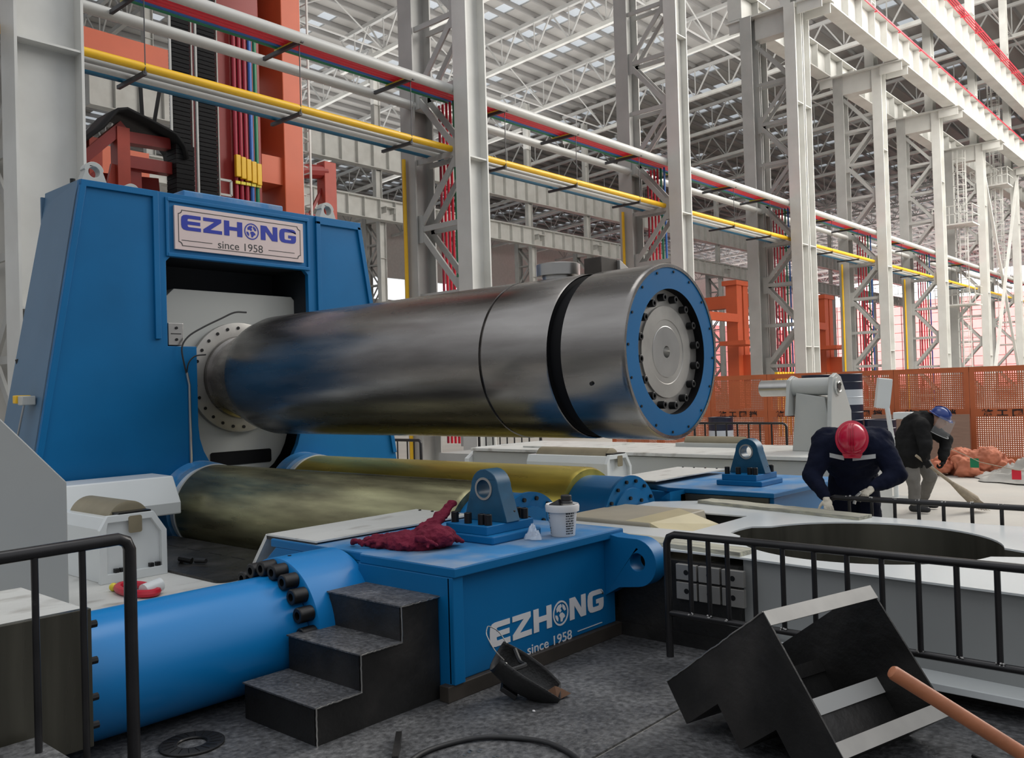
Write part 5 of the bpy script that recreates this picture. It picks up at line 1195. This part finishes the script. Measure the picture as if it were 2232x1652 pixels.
def helmet(c, up, fwd, r, m, parent, ridge=True):
    up = Vector(up).normalized(); fwd = Vector(fwd); fwd = (fwd - up * fwd.dot(up)).normalized(); sd = up.cross(fwd)
    T = Matrix.Translation(Vector(c)) @ basis(sd, fwd, up) @ Matrix.Diagonal((.93, 1.08, 1, 1))
    b = MB(); b.T = T
    prof = [(r * 1.0 * math.sin(t), r * math.cos(t)) for t in [math.radians(5 * k) for k in range(0, 18)]]
    b.lathe((0, 0, 0), (0, 0, 1), [(-.012, r * 1.16), (-.002, r * 1.15), (.004, r * 1.03)] + [(.004 + z * .92, q) for z, q in prof] + [(.004 + r * .92, .001)], 40, cap=False)
    o = build('helmet_shell', b, m, parent, smooth=60)
    sd_ = o.modifiers.new('t', 'SOLIDIFY'); sd_.thickness = .004
    b = MB(); b.T = T
    b.add([(-.09, r * .98, .008), (.09, r * .98, .008), (.07, r * 1.24, -.012), (-.07, r * 1.24, -.012), (-.09, r * .98, .002), (.09, r * .98, .002), (.07, r * 1.24, -.018), (-.07, r * 1.24, -.018)], [(0, 1, 2, 3), (7, 6, 5, 4), (0, 3, 7, 4), (1, 5, 6, 2), (2, 6, 7, 3)])
    if ridge:
        for k in (-.02, 0, .02): b.tube([(k, (r + .004) * math.cos(math.radians(q)) * .98, .004 + (r * .93 + .003) * math.sin(math.radians(q))) for q in range(30, 151, 12)], .006, 6)
    build('peak', b, m, o, smooth=60)
    return o, T
def head(c, up, fwd, m, parent, r=.1):
    up = Vector(up).normalized(); fwd = Vector(fwd); fwd = (fwd - up * fwd.dot(up)).normalized(); sd = up.cross(fwd); R = basis(sd, fwd, up); c = Vector(c)
    g = lambda x, y, z: c + sd * x + fwd * y + up * z
    return R, g, [('e', c, (.078, .098, .112), R), ('e', g(0, .055, -.065), (.05, .045, .05), R), (g(0, .095, .01), g(0, .112, -.028), .009, .014), ('e', g(.078, -.005, -.01), (.012, .02, .032), R), ('e', g(-.078, -.005, -.01), (.012, .02, .032), R), (g(-.02, .098, -.058), g(.02, .098, -.058), .007, .007)]
def boots(P, a, f, ankles, m, parent):
    pass

# maroon cloth: soft rolls of fabric grown together
rs = random.Random(5); cc = Vector((-4.36, 3.86, .757)); ca, sa = math.cos(.22), math.sin(.22)
def cp_(u, v, z): return Vector((cc.x + u * ca - v * sa, cc.y + u * sa + v * ca, cc.z + z))
P = [('e', cp_(.06, .0, .03), (.22, .17, .075), rt(.22, 'Z')), ('e', cp_(-.14, -.02, .015), (.15, .12, .040), rt(.22, 'Z')), ('e', cp_(.22, .03, .07), (.14, .13, .075), rt(.22, 'Z'))]
for i in range(60):
    u = rs.uniform(-.27, .31); v = rs.uniform(-.18, .17) * (1 - .8 * abs(u)); h = .030 + .115 * math.exp(-((u - .18) / .17) ** 2 - (v / .11) ** 2) + .02 * math.exp(-((u + .2) / .12) ** 2)
    a = rs.uniform(-.9, 1.9); L = rs.uniform(.05, .09); k_ = rs.uniform(-.06, .06); pts = []
    for t in (-1, -.33, .33, 1):
        uu = u + L * t * math.cos(a) + k_ * (1 - t * t) * -math.sin(a); vv = v + L * t * math.sin(a) * .7 + k_ * (1 - t * t) * math.cos(a)
        pts.append(cp_(uu, vv, max(.006, h * (1 - .45 * t * t))))
    r0 = rs.uniform(.010, .017)
    for q in range(3): P.append((pts[q], pts[q + 1], r0, r0 * .9))
up_ = [cp_(.10, .10, .07), cp_(.05, .22, .10), cp_(.06, .33, .15), cp_(.11, .43, .235)]
for q in range(3):
    for d_ in (-.06, -.03, .0, .03, .055): P.append((up_[q] + Vector((d_ * (1.2 - .3 * q), d_ * .3, 0)), up_[q + 1] + Vector((d_ * (.9 - .3 * q), 0, 0)), .024 - .003 * q, .020 - .003 * q))
clo = thing('cloth', tuple(cc), 'crumpled maroon cloth lying on the blue front block', 'cloth')
blob('fabric', P, M['cloth_red'], clo, vox=.0055, sm=1, wr=.035, wsize=.045)

# folded orange tarpaulin
rs = random.Random(11); P = []
for i in range(26):
    a = rs.uniform(0, 6.28); q = rs.uniform(0, 1) ** .6; x = -4.30 + .62 * q * math.cos(a); y = 17.5 + .40 * q * math.sin(a)
    z = .10 + .50 * (1 - q) * rs.uniform(.6, 1.2) + (.18 if x > -4.1 else 0) * (1 - q); d_ = rs.uniform(0, 6.28); L = rs.uniform(.18, .34)
    m1 = Vector((x + L * math.cos(d_), y + L * .6 * math.sin(d_), max(.08, z - rs.uniform(.02, .2))))
    P.append((Vector((x, y, z)), m1, rs.uniform(.09, .14), rs.uniform(.06, .11)))
P += [(Vector((-4.3, 17.5, .1)), Vector((-4.0, 17.5, .25)), .3, .28)]
tpo = thing('tarpaulin', (-4.3, 17.5, 0), 'heap of crumpled orange tarpaulin on the floor at right', 'tarpaulin')
blob('folds', P, M['tarp_orange'], tpo, vox=.020, sm=1, wr=.14, wsize=.11)

# person in navy, bending over the cradle
B1 = Vector((-2.99, 8.15, 0)); R1 = Vector((.94, .34, 0)); F1 = Vector((.34, -.94, 0))
p = lambda a, f, z: B1 + R1 * a + F1 * f + Vector((0, 0, z))
w1 = thing('person', tuple(B1), 'person in navy work clothes, red helmet and white gloves, bending over the white cradle', 'person')
hc = p(0, .43, 1.25); hup = Vector(F1) * .98 + Vector((0, 0, .16)); hf = Vector((0, 0, -1)) + F1 * .12
HR, hg, hparts = head(hc, hup, hf, M['skin'], w1)
body = [(p(0, 0, .86), p(0, .06, 1.0), .11, .10), (p(0, .06, 1.0), p(0, .20, 1.17), .10, .10), (p(0, .20, 1.17), p(0, .38, 1.22), .07, .055)]
LA = [(-.24, .24, 1.15), (-.345, .36, .92), (-.235, .53, .755)]; RA = [(.24, .24, 1.15), (.36, .33, .93), (.16, .50, .835)]
for A_ in (LA, RA): body += [(p(*A_[0]), p(*A_[1]), .055, .045), (p(*A_[1]), p(*A_[2]), .043, .030), (p(0, .22, 1.15), p(*A_[0]), .09, .06)]
for s in (-1, 1): body += [(p(.09 * s, -.02, .86), p(.125 * s, .06, .47), .085, .055), (p(.125 * s, .06, .47), p(.13 * s, -.05, .09), .052, .035), (p(.13 * s, -.05, .05), p(.15 * s, .10, .035), .035, .03)]
blob('body', body + hparts, M['skin'], w1, vox=.012, sm=3)
jk = [(p(0, -.02, .84), p(0, .05, 1.0), .185, .18), (p(-.09, .08, 1.02), p(-.12, .24, 1.17), .16, .155), (p(.09, .08, 1.02), p(.12, .24, 1.17), .16, .155), (p(0, .05, 1.05), p(0, .22, 1.24), .17, .15), (p(0, .10, 1.02), p(0, .27, 1.15), .165, .155), (p(0, .28, 1.21), p(0, .38, 1.20), .11, .085), (p(-.21, .16, 1.20), p(.21, .16, 1.20), .145, .145)]
for A_ in (LA, RA):
    jk += [(p(A_[0][0] * .7, .22, 1.19), p(*A_[0]), .12, .115), (p(*A_[0]), p(*A_[1]), .11, .085), (p(*A_[1]), p(*A_[2]), .085, .05)]
j = blob('jacket', jk, M['navy'], w1, vox=.015, sm=3, wr=.035, wsize=.09)
for a0, a1, z0, z1 in ((-.19, -.07, 1.085, 1.06), (.0, .19, 1.055, 1.075)):
    b = MB(); N = 8; vs = []
    for i in range(N + 1):
        a = a0 + (a1 - a0) * i / N; f = .405 - .9 * a * a; z = z0 + (z1 - z0) * i / N
        vs += [p(a, f, z), p(a, f - .004, z + .038), p(a, f - .03, z), p(a, f - .03, z + .038)]
    b.add(vs, [q for i in range(N) for q in ((4 * i, 4 * i + 1, 4 * i + 5, 4 * i + 4), (4 * i + 1, 4 * i + 3, 4 * i + 7, 4 * i + 5), (4 * i + 2, 4 * i, 4 * i + 4, 4 * i + 6))])
    build('reflective_stripe', b, M['reflective'], w1, smooth=60)
tr_ = []
for s in (-1, 1): tr_ += [(p(.09 * s, -.03, .84), p(.13 * s, .05, .47), .135, .10), (p(.13 * s, .05, .47), p(.135 * s, -.05, .12), .10, .075)]
blob('trousers', tr_ + [(p(-.06, -.03, .86), p(.06, -.03, .86), .14, .14)], M['navy_leg'], w1, vox=.016, sm=3, wr=.03, wsize=.08)
for s in (-1, 1): blob('boot', [(p(.135 * s, -.06, .05), p(.155 * s, .13, .04), .05, .042), (p(.135 * s, -.06, .05), p(.135 * s, -.05, .14), .05, .048)], M['rubber'], w1, vox=.01)
helmet(hc + hup.normalized() * .035, hup, hf, .128, M['helmet_red'], w1)
hd = Vector(F1) * .42 + Vector((0, 0, -1))
hand('glove', p(-.225, .55, .735), p(-.205, .62, .66) - p(-.225, .55, .735), -F1 - Vector((0, 0, .3)), 1, M['glove'], w1, curls=(48, 52, 50, 45))
hand('glove', p(.145, .52, .825), R1 * -.55 + F1 * .5 + Vector((0, 0, -.45)), Vector((0, 0, -1)) - F1 * .2, 1, M['glove'], w1, curls=(30, 52, 58, 60))
build('hand_tool', MB().tube([p(.06, .58, .80), p(.02, .57, .76), p(.0, .58, .70)], .014, 8), M['steel_plain'], w1)

# sweeping person
B2 = Vector((-3.70, 12.3, 0)); R2 = Vector((.956, .293, 0)); F2 = Vector((.293, -.956, 0))
p = lambda a, f, z: B2 + R2 * a + F2 * f + Vector((0, 0, z))
w2 = thing('person', tuple(B2), 'person in black coat and blue helmet with clear visor, stooping to sweep with a broom', 'person')
hc = p(.31, .06, 1.235); hf = R2 * .75 + F2 * .35 + Vector((0, 0, -.55)); hup = R2 * .50 + F2 * .1 + Vector((0, 0, .85))
HR, hg, hparts = head(hc, hup, hf, M['skin'], w2)
body = [(p(-.05, 0, .86), p(-.02, .02, 1.0), .13, .13), (p(-.02, .02, 1.0), p(.08, .04, 1.16), .13, .13), (p(.08, .04, 1.16), p(.24, .05, 1.24), .09, .055)]
NA = [(.10, .22, 1.14), (.14, .36, .90), (.12, .36, .735)]; FA = [(.15, -.14, 1.14), (.40, -.10, .94), (.34, .10, .70)]
for A_ in (NA, FA): body += [(p(*A_[0]), p(*A_[1]), .05, .043), (p(*A_[1]), p(*A_[2]), .042, .03), (p(.09, .04, 1.15), p(*A_[0]), .09, .06)]
L1 = [(-.06, .09, .84), (-.02, .12, .45), (-.01, .05, .09)]; L2_ = [(.02, -.09, .84), (.19, -.12, .46), (.10, -.42, .10)]
for L_ in (L1, L2_): body += [(p(*L_[0]), p(*L_[1]), .08, .055), (p(*L_[1]), p(*L_[2]), .05, .035)]
blob('body', body + hparts, M['skin'], w2, vox=.014, sm=3)
ct = [(p(-.03, .10, .74), p(-.05, .08, .90), .175, .17), (p(.02, -.09, .74), p(-.03, -.08, .90), .175, .17), (p(-.06, 0, .80), p(-.04, .02, 1.0), .17, .19), (p(-.03, .03, 1.0), p(.06, .04, 1.14), .20, .19), (p(.0, .04, 1.12), p(.13, .04, 1.22), .17, .12), (p(.13, .04, 1.2), p(.20, .05, 1.235), .11, .09)]
for A_ in (NA, FA): ct += [(p(.07, A_[0][1] * .6, 1.15), p(*A_[0]), .13, .115), (p(*A_[0]), p(*A_[1]), .11, .085), (p(*A_[1]), p(A_[2][0], A_[2][1], A_[2][2] + .03), .085, .06)]
blob('coat', ct, M['black_coat'], w2, vox=.017, sm=3, wr=.045, wsize=.10)
tr_ = [(p(-.05, .04, .82), p(.0, -.04, .82), .12, .12)]
for L_ in (L1, L2_): tr_ += [(p(*L_[0]), p(*L_[1]), .105, .092), (p(*L_[1]), p(L_[2][0], L_[2][1], L_[2][2] + .04), .09, .068)]
blob('trousers', tr_, M['grey_trousers'], w2, vox=.016, sm=3, wr=.03, wsize=.09)
for L_ in (L1, L2_):
    a_, f_, z_ = L_[2]; blob('boot', [(p(a_ - .03, f_, .05), p(a_ + .15, f_ + .03, .04), .05, .04), (p(a_, f_, .05), p(a_, f_, .13), .05, .05)], M['rubber'], w2, vox=.011)
ho, HT = helmet(hc + hup.normalized() * .045, hup, hf, .122, M['helmet_blue'], w2, ridge=True)
b = MB(); b.T = HT; N = 16; vs = []; K = 5
for k in range(K + 1):
    for i in range(N + 1):
        a = math.radians(15 + 150 * i / N); q = .180 + .03 * k / K; vs.append((q * math.cos(a), q * math.sin(a), .02 - .235 * k / K))
b.add(vs, [(k * (N + 1) + i, k * (N + 1) + i + 1, (k + 1) * (N + 1) + i + 1, (k + 1) * (N + 1) + i) for k in range(K) for i in range(N)])
vz = build('visor', b, M['visor'], w2, smooth=60, label='clear face visor')
b = MB(); b.T = HT; b.tube([(.210 * math.cos(math.radians(a)), .210 * math.sin(math.radians(a)), -.215) for a in range(15, 166, 10)], .004, 6)
build('visor_rim', b, M['reflective'], vz)
hand('glove', p(.115, .37, .72), R2 * .5 + Vector((0, 0, -.8)), -F2, 1, M['black_coat'], w2, curls=(60, 62, 60, 60))
hand('glove', p(.35, .10, .685), -R2 * .3 + F2 * .2 + Vector((0, 0, -.8)), -R2, 1, M['black_coat'], w2, curls=(60, 62, 60, 60))
br = thing('broom', tuple(p(.4, .2, 0)), 'straw broom held by the stooping person in the black coat', 'broom')
build('handle', MB().tube([p(.02, .42, .78), p(.14, .32, .67), p(.46, .02, .37)], [.017, .018, .024], 10), M['straw'], br)
b = MB(); tip = p(.80, -.24, .05); st_ = p(.44, .04, .39); ax = (tip - st_).normalized(); ux = ax.cross(Vector((0, 0, 1))).normalized(); uy = ax.cross(ux)
b.tube([st_, st_.lerp(tip, .35), st_.lerp(tip, .7), st_.lerp(tip, .9)], [.026, .055, .075, .04], 12)
for i in range(120):
    a = random.uniform(0, 6.28); q = random.uniform(.4, 1)
    e0 = st_.lerp(tip, .3) + (ux * math.cos(a) * .045 + uy * math.sin(a) * .035) * q
    e1 = st_.lerp(tip, random.uniform(.9, 1.08)) + (ux * math.cos(a) * .13 + uy * math.sin(a) * .05) * q
    if e1.z < .012: e1.z = .012
    b.bar(e0, e1, .004, .004)
build('bristles', b, M['straw'], br, smooth=60)
